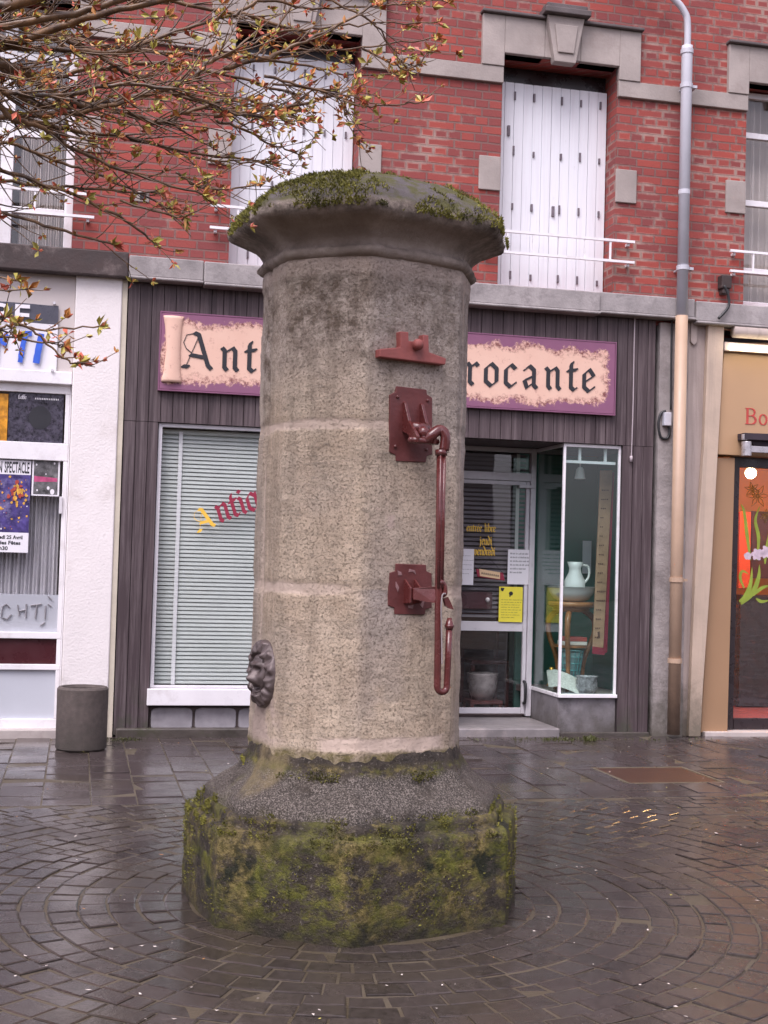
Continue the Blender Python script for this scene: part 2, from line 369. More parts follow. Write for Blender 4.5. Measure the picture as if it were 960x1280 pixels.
def plinthmat():
    h = MT('mossy_wet_stone'); x, y, z = h.xyz(); up = h.attr('top'); grn = h.attr('moss')
    st = h.mix(h.ramp(h.noise(9, 7, rough=.75), (.35, 0.), (.65, 1.)), (.022, .017, .013), (.085, .066, .05))
    st = h.mix(h.ramp(h.noise(75, 4, rough=.7), (.58, 0.), (.68, .7)), st, (.30, .26, .22))
    ms = h.mix(h.ramp(h.noise(16, 6, rough=.7), (.34, 0.), (.66, 1.)), (.028, .031, .006), (.20, .20, .028))
    ms = h.mix(h.ramp(h.noise(3.2, 5, rough=.7), (.47, 0.), (.60, .85)), ms, h.mix(h.ramp(h.noise(30, 5, rough=.75), (.42, 0.), (.58, 1.)), (.09, .07, .02), (.34, .26, .10)))
    ms = h.mix(h.ramp(h.noise(4.1, 4, h.map(loc=(4, 2, 1))), (.55, 0.), (.61, .95)), ms, (.006, .011, .004))
    k = h.math('MULTIPLY', grn, h.ramp(h.noise(1, 8, h.map((5.5, 5.5, 9)), rough=.78), (.44, 0.), (.54, 1.)))
    c = h.mix(k, st, ms)
    tn = h.ramp(h.math('MULTIPLY', up, h.noise(10, 6, rough=.7)), (.3, 0.), (.5, .85)); c = h.mix(tn, c, h.mix(h.ramp(h.noise(150, 4, rough=.8), (.46, 0.), (.64, 1.)), (.042, .034, .028), (.40, .345, .30)))
    wet = h.ramp(z, (0., 1.), (.14, 0.)); c = h.mix(h.math('MULTIPLY', wet, .6), c, (.03, .022, .014))
    c = h.mix(h.math('MULTIPLY', h.attr('pale'), h.ramp(h.noise(9, 6, rough=.7), (.35, .2), (.6, 1.))), c, h.mix(h.noise(6, 3), (.30, .22, .15), (.2, .17, .06)))
    return h.done(c, h.ramp(h.noise(20, 4), (.35, .45), (.65, .85)), h.bump(h.math('ADD', h.noise(55, 7, rough=.75), h.math('MULTIPLY', h.noise(150, 3), .4)), 1., .016), spec=.4)
M_plinth = plinthmat()
def capmat():
    h = MT('lichened_capital_stone'); x, y, z = h.xyz(); up = h.attr('top'); dk = h.attr('lichen')
    c = h.mix(h.ramp(h.noise(6, 7, rough=.7), (.35, 0.), (.65, 1.)), (.28, .225, .19), (.43, .36, .31))
    c = h.mix(h.ramp(h.noise(26, 6, rough=.8), (.6, 0.), (.72, .7)), c, (.52, .45, .39))
    c = h.mix(h.math('MULTIPLY', dk, h.ramp(h.noise(8, 8, rough=.8), (.38, 0.), (.58, 1.))), c, (.052, .038, .026))
    t = h.mix(h.ramp(h.noise(9, 6, rough=.7), (.45, 0.), (.56, 1.)), (.10, .085, .085), (.075, .07, .02))
    c = h.mix(up, c, t)
    return h.done(c, .85, h.bump(h.noise(50, 7, rough=.8), .8, .012))
M_cap = capmat()
def mossmat():
    h = MT('cushion_moss'); c = h.mix(h.ramp(h.noise(11, 5), (.35, 0.), (.65, 1.)), (.06, .06, .012), (.25, .235, .045))
    return h.done(c, .9)
M_moss = mossmat()
def settmat(name, c1, c2):
    h = MT(name); r = h.attr('rnd')
    c = h.mix(r, c1, c2); c = h.mix(h.ramp(h.noise(30, 5, rough=.7), (.35, 0.), (.7, .6)), c, tuple(q*1.9 for q in c2))
    c = h.mix(h.ramp(h.noise(1.3, 5), (.5, 0.), (.7, .6)), c, (.05, .038, .024))
    film = h.ramp(h.noise(1.6, 6, rough=.65), (.4, 0.), (.6, 1.))
    rg = h.mix(film, (.06,)*3, (.27,)*3); rg = h.math('ADD', rg, h.math('MULTIPLY', h.noise(40, 4), .1))
    n1 = h.bump(h.math('ADD', h.noise(38, 5, rough=.7), h.math('MULTIPLY', h.noise(9, 3), .8)), .2, .006)
    return h.done(c, rg, n1, spec=.5)
M_sett = settmat('wet_granite_setts', (.022, .018, .016), (.045, .036, .033))
M_slabs = settmat('wet_paving_slabs', (.03, .023, .023), (.05, .039, .038))
def joint():
    h = MT('wet_joint_sand'); c = h.mix(h.noise(4, 6), (.045, .036, .026), (.12, .095, .062))
    return h.done(c, h.ramp(h.noise(2, 4), (.4, .25), (.6, .7)), h.bump(h.noise(60, 5), .5, .008))
M_joint = joint()
def rustmat():
    h = MT('rusted_iron_lid'); c = h.mix(h.noise(14, 6), (.045, .018, .014), (.10, .045, .032)); x, y, z = h.xyz()
    st = h.math('SINE', h.math('MULTIPLY', h.math('ADD', x, y), 160.)); s2 = h.math('SINE', h.math('MULTIPLY', h.math('SUBTRACT', x, y), 160.))
    return h.done(c, .35, h.bump(h.math('MULTIPLY', st, s2), .6, .004), metal=.3)
M_rust = rustmat()
def barkmat():
    h = MT('wet_bark'); c = h.mix(h.ramp(h.noise(14, 5), (.35, 0.), (.65, 1.)), (.045, .026, .018), (.2, .11, .05))
    return h.done(c, .38, h.bump(h.noise(90, 4), .4, .003))
M_bark = barkmat()
M_leaf_r = plain('red_bud_leaf', (.55, .13, .075), .5, .4, 30, 0)
M_leaf_o = plain('orange_bud_leaf', (.6, .27, .08), .5, .35, 30, 0)
M_leaf_g = plain('yellow_green_bud_leaf', (.5, .44, .10), .5, .35, 30, 0)

# ------------------------------------------------------------------ the setting: ground
CX, CY = -.105, 5.9
GS = [(-40, -30), (40, -30), (40, 45), (-40, 45)]
bm = B(); quad(bm, *[(x, y, -.0045) for x, y in GS]); tag(link('ground', bm, M_joint), kind='structure')
def stones(name, cells, mat, hgt=.018, bv=.007):
    bm = B(); lay = bm.faces.layers.float.new('rnd')
    for c in cells:
        rv = random.random(); n = len(c); mid = sum((Vector(p) for p in c), Vector((0, 0)))/n
        tx, ty, dz = random.gauss(0, .015), random.gauss(0, .015), random.gauss(0, .0018)
        lo, up = [], []
        for p in c:
            p = Vector(p); q = p+(mid-p).normalized()*bv*1.2
            lo.append(bm.verts.new((p.x, p.y, -.03)))
            up.append((bm.verts.new((p.x, p.y, dz-.0028+(p-mid).x*tx+(p-mid).y*ty)), bm.verts.new((q.x, q.y, dz+(p-mid).x*tx+(p-mid).y*ty))))
        fs = [bm.faces.new([b for a, b in up])]
        for i in range(n):
            j = (i+1) % n; fs.append(bm.faces.new((lo[i], lo[j], up[j][0], up[i][0]))); fs.append(bm.faces.new((up[i][0], up[j][0], up[j][1], up[i][1])))
        for f in fs: f[lay] = rv
    o = link(name, bm, mat); tag(o, kind='structure'); return o
def fdep(x, y): return (Vector((x, y, 0))-FO).dot(NV)
def fpos(u, d): p = FO+UV_*u+NV*d; return (p.x, p.y)
jit = lambda s: random.uniform(-s, s)
cells = []; RW = .118; RMAX = 2.9; DS = -2.95
r = .70
while r < RMAX:
    n = max(8, int(2*pi*(r+RW/2)/.15)); off = random.random(); wn = RW*random.uniform(.9, 1.12); cuts = [(k+off+jit(.24))*2*pi/n for k in range(n)]; cuts.append(cuts[0]+2*pi)
    for a, b in zip(cuts, cuts[1:]):
        g = .0045/r; rr0, rr1 = r+.004+jit(.005), r+wn-.004+jit(.005)
        am = (a+b)/2
        P = [(a+g, rr0), (am, rr0), (b-g, rr0), (b-g+jit(.02)*.12/r, rr1), (am, rr1+jit(.004)), (a+g+jit(.02)*.12/r, rr1)]
        P = [(CX+q*cos(t), CY+q*sin(t)) for t, q in P]
        c = (CX+(r+.06)*cos(am), CY+(r+.06)*sin(am))
        if fdep(*c) < DS-.06: cells.append(P)
    r += wn
# straight courses outside the rings
row = 0; d = DS-.02
while d > -9.4:
    u = -5.2+(row % 2)*.07
    while u < 5.2:
        w = .15*random.uniform(.85, 1.2); c = fpos(u+w/2, d-.06)
        if math.hypot(c[0]-CX, c[1]-CY) > RMAX+.06 and c[1] > 2.6:
            cells.append([fpos(u+.006+jit(.004), d-.006), fpos(u+.006+jit(.004), d-.112), fpos(u+w-.006, d-.112+jit(.004)), fpos(u+w-.006, d-.006+jit(.004))])
        u += w
    d -= .118; row += 1
stones('sett_paving', cells, M_sett)
cells = []; u = -6.; DC = [rect(765, 958, 880, 978)]
pa, pb = gnd(764, 959), gnd(882, 978)
dc = [((p-FO).dot(UV_), (p-FO).dot(NV)) for p in (gnd(764, 959), gnd(858, 959), gnd(882, 978), gnd(782, 979))]
du0, du1 = min(p[0] for p in dc)+.02, max(p[0] for p in dc)-.02; dd0, dd1 = min(p[1] for p in dc), max(p[1] for p in dc)
while u < 6.2:
    w = .27*random.uniform(.92, 1.08); d = DS+random.uniform(-.06, .0) if False else DS; o_ = random.uniform(.12, .42); first = True
    while d < -.0:
        L = o_ if first else .31*random.uniform(.85, 1.2); first = False; e = min(d+L, -.0)
        if -.0-e < .12: e = -.0
        if u+w > du0 and u < du1 and e > dd0 and d < dd1:
            pc = [(u, u+w, d, min(e, dd0)), (u, u+w, max(d, dd1), e), (u, min(u+w, du0), max(d, dd0), min(e, dd1)), (max(u, du1), u+w, max(d, dd0), min(e, dd1))]
        else: pc = [(u, u+w, d, e)]
        for a, b, c, f in pc:
            if b-a > .03 and f-c > .03: cells.append([fpos(a+.004, c+.004), fpos(b-.004, c+.004), fpos(b-.004, f-.004), fpos(a+.004, f-.004)])
        d = e
    u += w
stones('slab_pavement', cells, M_slabs, bv=.004)
# ------------------------------------------------------------------ drain cover
t = fe('drain_cover', (du0+du1)/2, (dd0+dd1)/2, 0, 'rusty rectangular iron cover set in the wet pavement before the downpipe', 'drain cover')
bm = B(); box(bm, du0+.025, du1-.025, dd0+.025, dd1-.025, -.03, -.003); fl('lid', bm, M_rust, t, bev=.004)
bm = B()
for a in ((du0, du1, dd0, dd0+.02), (du0, du1, dd1-.02, dd1), (du0, du0+.02, dd0+.021, dd1-.021), (du1-.02, du1, dd0+.021, dd1-.021)): box(bm, *a, -.03, .0)
fl('frame', bm, plain('worn_iron_edge', (.2, .17, .12), .35, .2, 9, 0, metal=.3), t)

# ------------------------------------------------------------------ stone pump column
VA = [R(a) for a in (-92, -45, 2, 61, 98, 140, 180, 224)]
def rpoly(th):
    th = (th-VA[0]) % (2*pi)+VA[0]
    for a, b in zip(VA, VA[1:]+[VA[0]+2*pi]):
        if a <= th <= b:
            h = (b-a)/2; return cos(h)/cos(th-(a+b)/2)
    return 1
def rad(th, Rr, t): return Rr*((1-t)*rpoly(th)+t)
CM = Matrix.Translation((CX, CY, 0))
def fr(p, f, oct=4): return noise.fractal(Vector(p)*f, 1.0, 2.1, oct)
def revolve(prof, seg, amp, frq, attrs, close_top=False, step=.02, disp=None):
    """prof rows (R, z, rounding); densified along z; attrs: name -> fn(th,z,p)"""
    rows = [prof[0]]
    for a, b in zip(prof, prof[1:]):
        n = max(1, int(math.hypot(a[0]-b[0], a[1]-b[1])/step))
        for k in range(1, n+1): rows.append(tuple(a[i]+(b[i]-a[i])*k/n for i in range(3)))
    bm = B(); lays = {k: bm.verts.layers.float.new(k) for k in attrs}; rings = []
    TH = []
    for a, b in zip(VA, VA[1:]+[VA[0]+2*pi]):
        n = max(4, round(seg*(b-a)/(2*pi)))
        TH += [(a+b)/2+math.atan(math.tan((b-a)/2)*(2*k/n-1)) for k in range(n)]
    seg = len(TH)
    for Rr, z, t in rows:
        ring = []
        for k in range(seg):
            th = TH[k]; q = rad(th, Rr, t); d = Vector((sin(th), -cos(th), 0)); p = d*q+Vector((0, 0, z))
            a = fr(p, frq)*amp+fr(p, frq*4.3, 3)*amp*.45
            if disp: a += disp(th, z, p)
            w = min(1, Rr/.15); p = p+d*a*w+Vector((0, 0, a*.5*w if z > .05 else 0)); v = bm.verts.new(p); ring.append(v)
            for nm, fn in attrs.items(): v[lays[nm]] = max(0., min(1., fn(th, z, p)))
        rings.append(ring)
    for a, b in zip(rings, rings[1:]):
        for k in range(seg): bm.faces.new((a[k], a[(k+1) % seg], b[(k+1) % seg], b[k]))
    if close_top: bm.faces.new(rings[-1])
    return bm
def wrap(th): return (th+pi) % (2*pi)-pi
def sst(x, a, b): x = max(0, min(1, (x-a)/(b-a))); return x*x*(3-2*x)
pump = empty('pump_column', CM, 'tall old stone street pump column with mossy octagonal foot and maroon iron handle', 'pump column')
bm = revolve([(.75, -.03, .0), (.748, .1, .0), (.745, .36, .0), (.739, .385, .01), (.72, .397, .02), (.694, .40, .02), (.692, .43, .02), (.68, .446, .03), (.66, .45, .03)], 240, .007, 3.5,
             {'top': lambda th, z, p: sst(z, .38, .40)*.55, 'moss': lambda th, z, p: .95-.25*sst(z, .33, .40)+.2*fr(p, 4)}, step=.014)
link('plinth', bm, M_plinth, pump, CM, sm=True)
bm = revolve([(.664, .44, .03), (.655, .475, .05), (.632, .50, .06), (.57, .545, .1), (.528, .575, .12), (.512, .60, .18), (.50, .625, .24), (.486, .645, .3), (.474, .69, .34), (.466, .705, .34)], 200, .009, 5,
             {'pale': lambda th, z, p: (1-sst(abs(wrap(th)-R(-47)), .06+.1*sst(z, .5, .62), .14+.12*sst(z, .5, .62)))*sst(z, .49, .53), 'top': lambda th, z, p: 1.-sst(z, .60, .64)*.6, 'moss': lambda th, z, p: max(sst(z, .585, .60)*(1-sst(z, .63, .66)), 1-sst(z, .45, .49))*.95+sst(wrap(th)-R(-60), -.22, -.1)*(1-sst(wrap(th)-R(-60), .0, .16))*.6}, step=.012)
link('sloped_base', bm, M_plinth, pump, CM, sm=True)
JZ = (1.375, 2.06)
def mort(th, z, p):
    t = wrap(th); m = 0
    for i, j in enumerate(JZ):
        w = .022+.010*fr(p, 7)+(.006 if i == 0 else 0); gl = .3+.6*sst(fr(p, 3.7)+.45, .0, .5); gr_ = .7*sst(fr(p, 3.1)+.35-.5*sst(t, 0, .6), -.1, .4); k_ = sst(t+.1*fr(p, 4), R(-18), R(8)); gate = gl*(1-k_)+gr_*k_
        m = max(m, (1-sst(abs(z-j+.008*fr(p, 5)), w*.6, w*1.25))*gate)
    zb = .735+.012*fr(p, 9); m = max(m, (1-sst(abs(z-zb), .022, .034))*sst(t, R(-22), R(-14))*(1-sst(t, R(52), R(60))))   # repair band at the foot
    vw = (1-sst(abs(t-R(-72)-.04*fr(p, 2)), .025, .055)); m = max(m, vw*(.85 if .95 < z < 2.0 else .0)*sst(fr(p, 3)+.5, .1, .4))
    vr = (1-sst(abs(t-R(72)), .02, .06)); m = max(m, vr*.5*sst(fr(p, 2.3)+.3, 0, .4))
    return m
def greyf(th, z, p):
    t = wrap(th); g = sst(z, 1.75, 2.7)*.75+.35*fr(p, 2.2)
    if 0.72 < z < JZ[0]: g += .55*(1-sst(abs(t-R(16)), .12, .36))*sst(fr(p, 2.5)+.5, .2, .5)
    g += .5*sst(abs(t), R(60), R(80)); g += .35*sst(t, R(0), R(10))*sst(z, 1.0, 1.5)
    return g
def lich(th, z, p):
    t = wrap(th); v = sst(z, 2.2, 2.5)*(1-sst(z, 2.66, 2.74))*(.75-.3*sst(t, -.2, .5))
    v = max(v, (1-sst(abs(t-R(-72)), .1, .24))*sst(z, 1.9, 2.3)*(1-sst(z, 2.62, 2.7)))
    v = max(v, (1-sst(abs(t-R(31)), .04, .12))*sst(z, 2.5, 2.55)*(1-sst(z, 2.6, 2.64))*1.3)
    return v+.12
def washf(th, z, p):
    t = wrap(th); c = R(-61)+.02*fr(p, 6)
    v = (1-sst(abs(t-c), .17+.14*(1-sst(z, .72, .95)), .30+.14*(1-sst(z, .72, .95))))*(1-sst(z, .92, 1.0))*sst(z, .69, .74)
    cap = sst(z, 2.66+.03*fr(p, 5), 2.72)*.35
    stp = (1-sst(abs(t-R(18.)), .032, .045))*(1-sst(abs(z-1.66), .022, .03))*.95
    return max(v*.85*sst(fr(p, 8)+.6, .1, .5), cap, stp)
def shdisp(th, z, p):
    a = 0
    for j in JZ: a -= .004*(1-sst(abs(z-j), .012, .04))
    t = wrap(th); a += -.010*(1-sst(abs(t-R(-72)), .02, .06))*(1 if z > .95 else 0)
    if z > 2.67: a += .006*sst(z, 2.67, 2.69)
    a += .002*noise.noise(Vector((p.x*14, p.y*14, p.z*60)))
    return a
bm = revolve([(.471, .655, .34), (.4725, .70, .34), (.472, .74, .32), (.4705, 1.4, .32), (.469, 2.06, .32), (.465, 2.77, .32)], 220, .006, 4,
             {'grey': greyf, 'mortar': mort, 'lichen': lich, 'wash': washf, 'moss': lambda th, z, p: (1-sst(z, .69, .72))*.9+.0}, step=.009, disp=shdisp)
link('shaft', bm, M_shaft, pump, CM, sm=True)
capprof = [(.458, 2.755, .3), (.482, 2.762, .28), (.497, 2.775, .25), (.5, 2.79, .25), (.489, 2.803, .25), (.474, 2.808, .25), (.472, 2.825, .22), (.484, 2.845, .2), (.513, 2.868, .16), (.555, 2.888, .06), (.597, 2.902, .0),
           (.622, 2.912, .0), (.64, 2.927, .0), (.642, 2.945, .0), (.63, 2.972, .02), (.58, 3.02, .08), (.50, 3.075, .15), (.42, 3.118, .3), (.32, 3.15, .6), (.2, 3.172, .8), (.08, 3.18, 1.), (.01, 3.182, 1.)]
bm = revolve(capprof, 220, .009, 6., {'top': lambda th, z, p: sst(z, 2.955+.02*fr(p, 6), 2.985), 'lichen': lambda th, z, p: sst(z, 2.88, 2.95)*.75+.12+(1-sst(abs(z-2.80), .0, .03))*.4+.5*sst(abs(wrap(th)), R(45), R(70))}, close_top=True, step=.014, disp=lambda th, z, p: -.026*max(0, noise.noise(Vector((p.x*9, p.y*9, p.z*14))))*(1-sst(abs(z-2.935), .02, .06))+.004*fr(p, 22, 3)*sst(z, 2.84, 2.9))
capo = link('capital', bm, M_cap, pump, CM, sm=True)
# moss cushions on the cap: many small upright leaflets
bm = B(); rg = random.Random(3)
def caph(Rr):
    for a, b in zip(capprof[12:], capprof[13:]):
        if b[0] <= Rr <= a[0]: return a[1]+(b[1]-a[1])*(a[0]-Rr)/(a[0]-b[0]), a[2]+(b[2]-a[2])*(a[0]-Rr)/(a[0]-b[0])
    return 3.17, .8
for _ in range(38000):
    th = rg.uniform(-pi, pi); Rr = .625*math.sqrt(rg.uniform(.05, 1)); z, t = caph(Rr)
    if rg.random() < .22: Rr = .642; z, t = rg.uniform(2.93, 2.965), .0
    q = rad(th, Rr, t); p = Vector((sin(th)*q, -cos(th)*q, z))
    dens = fr(p, 5)+.75*fr(p, 14)+.12-(.25 if rg.random() < .35 else 0)+(.16 if wrap(th) < R(8) else .0)+(.1 if Rr > .5 else 0)-(.12 if Rr > .628 else 0)
    if dens < .03: continue
    cush = .022*min(1, (dens-.1)*2.2); a = rg.uniform(0, 2*pi); L = rg.uniform(.008, .017); w = L*.5
    n_ = (Vector((sin(th)*.5, -cos(th)*.5, .8))+Vector((rg.gauss(0, .5), rg.gauss(0, .5), rg.gauss(0, .3)))).normalized(); s = n_.orthogonal().normalized()
    s = Matrix.Rotation(a, 3, n_) @ s; p = p+Vector((0, 0, cush*rg.random()-.004))+Vector((sin(th), -cos(th), 0))*cush*.3
    quad(bm, p-s*w*.5, p+n_*L*.5-s*w*.2+s.cross(n_)*.002, p+n_*L, p+s*w*.5)
KEEP.add(id(bm)); mo_ = link('moss', bm, M_moss, pump, CM); mo_['kind'] = 'stuff'
# moss and lichen tufts along the ledges of the plinth
bm = B()
for _ in range(30000):
    th = rg.uniform(-R(110), R(110)); lev = rg.choice(((.738, .385), (.70, .40), (.688, .435), (.66, .452), (.51, .605), (.735, .30), (.745, .2))); q = rad(th, lev[0], .08 if lev[0] > .6 else .35)+.004; z = lev[1]+rg.gauss(0, .012)
    if lev[1] in (.30, .2): z = rg.uniform(.05, .37)
    p = Vector((sin(th)*q, -cos(th)*q, z))
    if fr(p, 6)+.6*fr(p, 17)+rg.uniform(-.2, .2) < .17: continue
    n_ = (Vector((sin(th), -cos(th), .7))+Vector((rg.gauss(0, .5), rg.gauss(0, .5), rg.gauss(0, .5)))).normalized(); s = Matrix.Rotation(rg.uniform(0, 6.3), 3, n_) @ n_.orthogonal().normalized(); L = rg.uniform(.006, .013)
    quad(bm, p-s*L*.3, p+n_*L*.5-s*L*.15, p+n_*L, p+s*L*.3)
KEEP.add(id(bm)); mo_ = link('moss', bm, M_moss, pump, CM); mo_['kind'] = 'stuff'

# iron fittings on the front-right face
TF = R(29); NF = Vector((sin(TF), -cos(TF), 0)); TA = Vector((cos(TF), sin(TF), 0)); SR = rad(TF, .4695, .32); CC = Vector((CX, CY, 0))
def pf(x, y, off=.0):
    """photo pixel -> point on the upright plane tangent to that face, pushed out by off"""
    d = ray(x, y); o = CC+NF*(SR+off); return EYE+d*((o-EYE).dot(NF)/d.dot(NF))
def plate(pts, o0, o1, bm=None):
    bm = bm or B(); prism(bm, [pf(x, y, o1)-CC for x, y in pts], NF*(o0-o1)); return bm
IR = lambda n, bm, mat, par=pump, **k: link(n, bm, mat, par, CM, **k)
bm = plate([(475, 436), (501, 434), (500.5, 414), (511, 415), (511, 426), (528, 428), (529, 418), (536, 419), (536.5, 440), (558, 448), (557, 456), (475, 446)], -.03, .032)
mb = IR('mounting_bracket', bm, M_red_l, bev=.004)
bm = B(); tube(bm, [pf(522.5, 430.5, .03)-CC, pf(522.5, 430.5, .055)-CC], .024, 16); ball(bm, pf(522.5, 430.5, .052)-CC, .022, 14); IR('bolt', bm, M_red_l, mb, sm=True)
bm = plate([(496, 482.5), (533.5, 487), (534, 493), (540.5, 497), (540.5, 568), (534, 570), (532.5, 578), (495.5, 576.5), (494.5, 569), (487, 565), (487.5, 493.5), (494.5, 490)], -.05, .005)
up = IR('pump_plate', bm, M_redm, bev=.003)
for x, y in ((497, 496), (534.5, 500.5), (494, 558), (533, 562)):
    bm = B(); ball(bm, pf(x, y, .006)-CC, .008, 10); IR('bolt', bm, M_red, up, sm=True)
O1 = pf(516, 528, .006)-CC
P1 = lambda a, n, b: O1+TA*a+NF*n+Vector((0, 0, b))
bm = B()
for a in (-.05, .032):
    pts = [P1(a, -.005, .085), P1(a, .012, .078), P1(a, .05, .0), P1(a, .10, -.045), P1(a, .125, -.07), P1(a, .12, -.095), P1(a, .09, -.10), P1(a, .05, -.06), P1(a, -.005, -.04)]
    prism(bm, pts, TA*.014)
IR('pivot_lug', bm, M_red, up, bev=.002)
bm = B(); tube(bm, [P1(-.04, .06, -.03), P1(.035, .06, -.03)], .024, 14); tube(bm, [P1(-.065, .105, -.085), P1(.062, .105, -.085)], .013, 12)
ball(bm, P1(-.068, .105, -.085), .014, 10); ball(bm, P1(.0, .09, -.05), .028, 12); IR('pivot_pin', bm, M_red, up, sm=True)
# handle: arm out of the lugs, elbow, long rod down to the U bend and back up
E1 = pf(553, 551, .13)-CC
arm = smoothpath([P1(-.005, .07, -.05), P1(.01, .10, -.075), P1(.025, .115, -.06), E1+Vector((-.012, 0, .045)), E1+Vector((.012, 0, .02)), E1+Vector((.008, 0, -.04))], 5)
bm = B(); tube(bm, arm, [.025]*5+[.022]*(len(arm)-5), 14)
p = pf(551.5, 566, .13)-CC; tube(bm, [p+Vector((0, 0, .012)), p-Vector((0, 0, .012))], .025, 16)
IR('elbow', bm, M_red, sm=True)
top = pf(551, 566, .13)-CC; bot = pf(546.5, 858, .13)-CC; ub = pf(558.5, 858, .13)-CC; rt = pf(561.5, 786, .13)-CC
hp = [top, top.lerp(bot, .3), top.lerp(bot, .6), bot]
half = (ub-bot).length/2; mid = (bot+ub)/2; dx = (ub-bot).normalized()
hp += [mid-dx*half*cos(a)-Vector((0, 0, 1))*half*sin(a) for a in [pi*k/8 for k in range(1, 8)]]+[ub, ub.lerp(rt, .5), rt]
bm = B(); tube(bm, hp, [.0175, .017, .0155, .0145]+[.014]*(len(hp)-4), 14); hd = IR('pump_handle', bm, M_red, sm=True)
bm = B()
for sx in (-.009, .009): tube(bm, [top+TA*sx+NF*.014, top.lerp(bot, .3)+TA*sx+NF*.0135, top.lerp(bot, .58)+TA*sx*.9+NF*.0125], .007, 8)
IR('rib', bm, M_red, hd, sm=True)
bm = B(); tube(bm, [rt-Vector((0, 0, .004)), rt+Vector((0, 0, .012)), rt+Vector((0, 0, .02)), rt+Vector((0, 0, .045))], [.015, .02, .017, .009], 14); ball(bm, rt+Vector((0, 0, .012)), .021, 12, (1, 1, .5)); IR('handle_end', bm, M_red, hd, sm=True)
# lower guide plate with fork, hook and wire
bm = plate([(495, 704.5), (533, 706), (533.5, 714), (540, 717), (540, 760), (532.5, 761.5), (531, 768.5), (493.5, 768), (493, 760), (485.5, 757), (487, 716), (494, 714)], -.05, .005)
lp = IR('guide_plate', bm, M_redm, bev=.003)
bm = plate([(497, 713), (501.5, 715), (503, 719), (498, 719)], .003, .0075)
plate([(512, 711), (519, 713), (520, 718), (516, 714.5), (511, 715)], .003, .0075, bm); plate([(495, 727), (499, 734), (497.5, 740), (494.5, 733)], .003, .0075, bm); plate([(525, 756), (531, 750), (528.5, 760)], .003, .0075, bm); plate([(510, 757), (517, 756), (516, 761), (511, 760)], .003, .0075, bm)
IR('paint_chip', bm, plain('pale_chipped_paint', (.3, .17, .17), .5, .5, 40, 0), lp)
O2 = pf(514, 740, .006)-CC; P2 = lambda a, n, b: O2+TA*a+NF*n+Vector((0, 0, b))
bm = B()
for a in (-.035, .012): prism(bm, [P2(a, -.004, .055), P2(a, .008, .05), P2(a, .05, .02), P2(a, .05, -.045), P2(a, -.004, -.05)], TA*.01)
G = pf(549, 740, .13)-CC
prism(bm, [P2(-.02, .035, .018), G+Vector((-.02, 0, .022)), G+Vector((.004, 0, .016)), G+Vector((.004, 0, -.04)), G+Vector((-.03, 0, -.045)), P2(-.02, .035, -.03)], NF*.014)
IR('guide_arm', bm, M_red, lp, bev=.003)
K = pf(556, 736, .14)-CC
bm = B(); tube(bm, smoothpath([pf(551, 726, .14)-CC, pf(555, 731, .14)-CC, K, pf(556, 742, .14)-CC, pf(553, 744, .14)-CC], 4), .011, 10)
ball(bm, pf(552, 728, .14)-CC, .014, 10); prism(bm, [pf(553, 748, .13)-CC, pf(558, 746, .13)-CC, pf(562, 754, .13)-CC, pf(565, 762, .13)-CC, pf(559, 760, .13)-CC, pf(555, 757, .13)-CC], NF*.014)
IR('hook', bm, M_red, lp, bev=.002)
bm = B(); tube(bm, smoothpath([pf(557, 742, .155)-CC, pf(553, 744, .155)-CC, pf(551.5, 760, .155)-CC, pf(552, 790, .15)-CC, pf(552.5, 830, .145)-CC], 4), .0032, 6)
IR('tie_wire', bm, plain('grey_wire', (.34, .3, .3), .4, .2, 9, 0))
# lion mask on the left face
TL = R(-60); NL = Vector((sin(TL), -cos(TL), 0)); TB = Vector((cos(TL), sin(TL), 0)); SL = rad(TL, .4705, .32)
def gs(a, b, ca, cb, sa, sb, amp): return amp*math.exp(-((a-ca)/sa)**2-((b-cb)/sb)**2)
def lionh(a, b):
    r_ = math.hypot(a, b); an = math.atan2(b, a); e = math.sqrt(max(0, 1-r_*r_))
    h = .16+.42*e
    h += sst(r_, .52, .7)*(1-sst(r_, .93, 1.0))*(.10+.075*sin(an*11+6*r_)+.03*sin(an*23-r_*9))
    h -= .16*(1-sst(abs(r_-.57), .0, .07))
    for s in (-1, 1):
        h += gs(a, b, s*.2, .27, .17, .09, .26); h -= gs(a, b, s*.21, .13, .09, .065, .30); h += gs(a, b, s*.21, .12, .05, .04, .14)
        h += gs(a, b, s*.15, -.2, .17, .15, .26); h += gs(a, b, s*.36, -.05, .12, .15, .12); h += gs(a, b, s*.46, .52, .12, .1, .14)
    h += gs(a, b, 0, .08, .13, .3, .22)+gs(a, b, 0, -.1, .17, .13, .26); h -= gs(a, b, 0, -.40, .2, .08, .34); h += gs(a, b, 0, -.58, .22, .14, .24); h += gs(a, b, 0, .48, .2, .12, .12)
    return h
bm = B(); N = 84; vs = {}; LC = Vector((0, 0, 1.0))+NL*(SL-.012); ra, rb, hs = .125, .148, .085
for i in range(N+1):
    for j in range(N+1):
        x, y = 2*i/N-1, 2*j/N-1; a = x*math.sqrt(1-y*y/2); b = y*math.sqrt(1-x*x/2)      # square -> disc
        vs[i, j] = bm.verts.new(LC+TB*a*ra+Vector((0, 0, b*rb))+NL*(lionh(a, b)*hs if max(i, j) < N and min(i, j) > 0 else -.03))
for i in range(N):
    for j in range(N): bm.faces.new((vs[i, j], vs[i+1, j], vs[i+1, j+1], vs[i, j+1]))
IR('lion_mask', bm, M_bronze, sm=True)

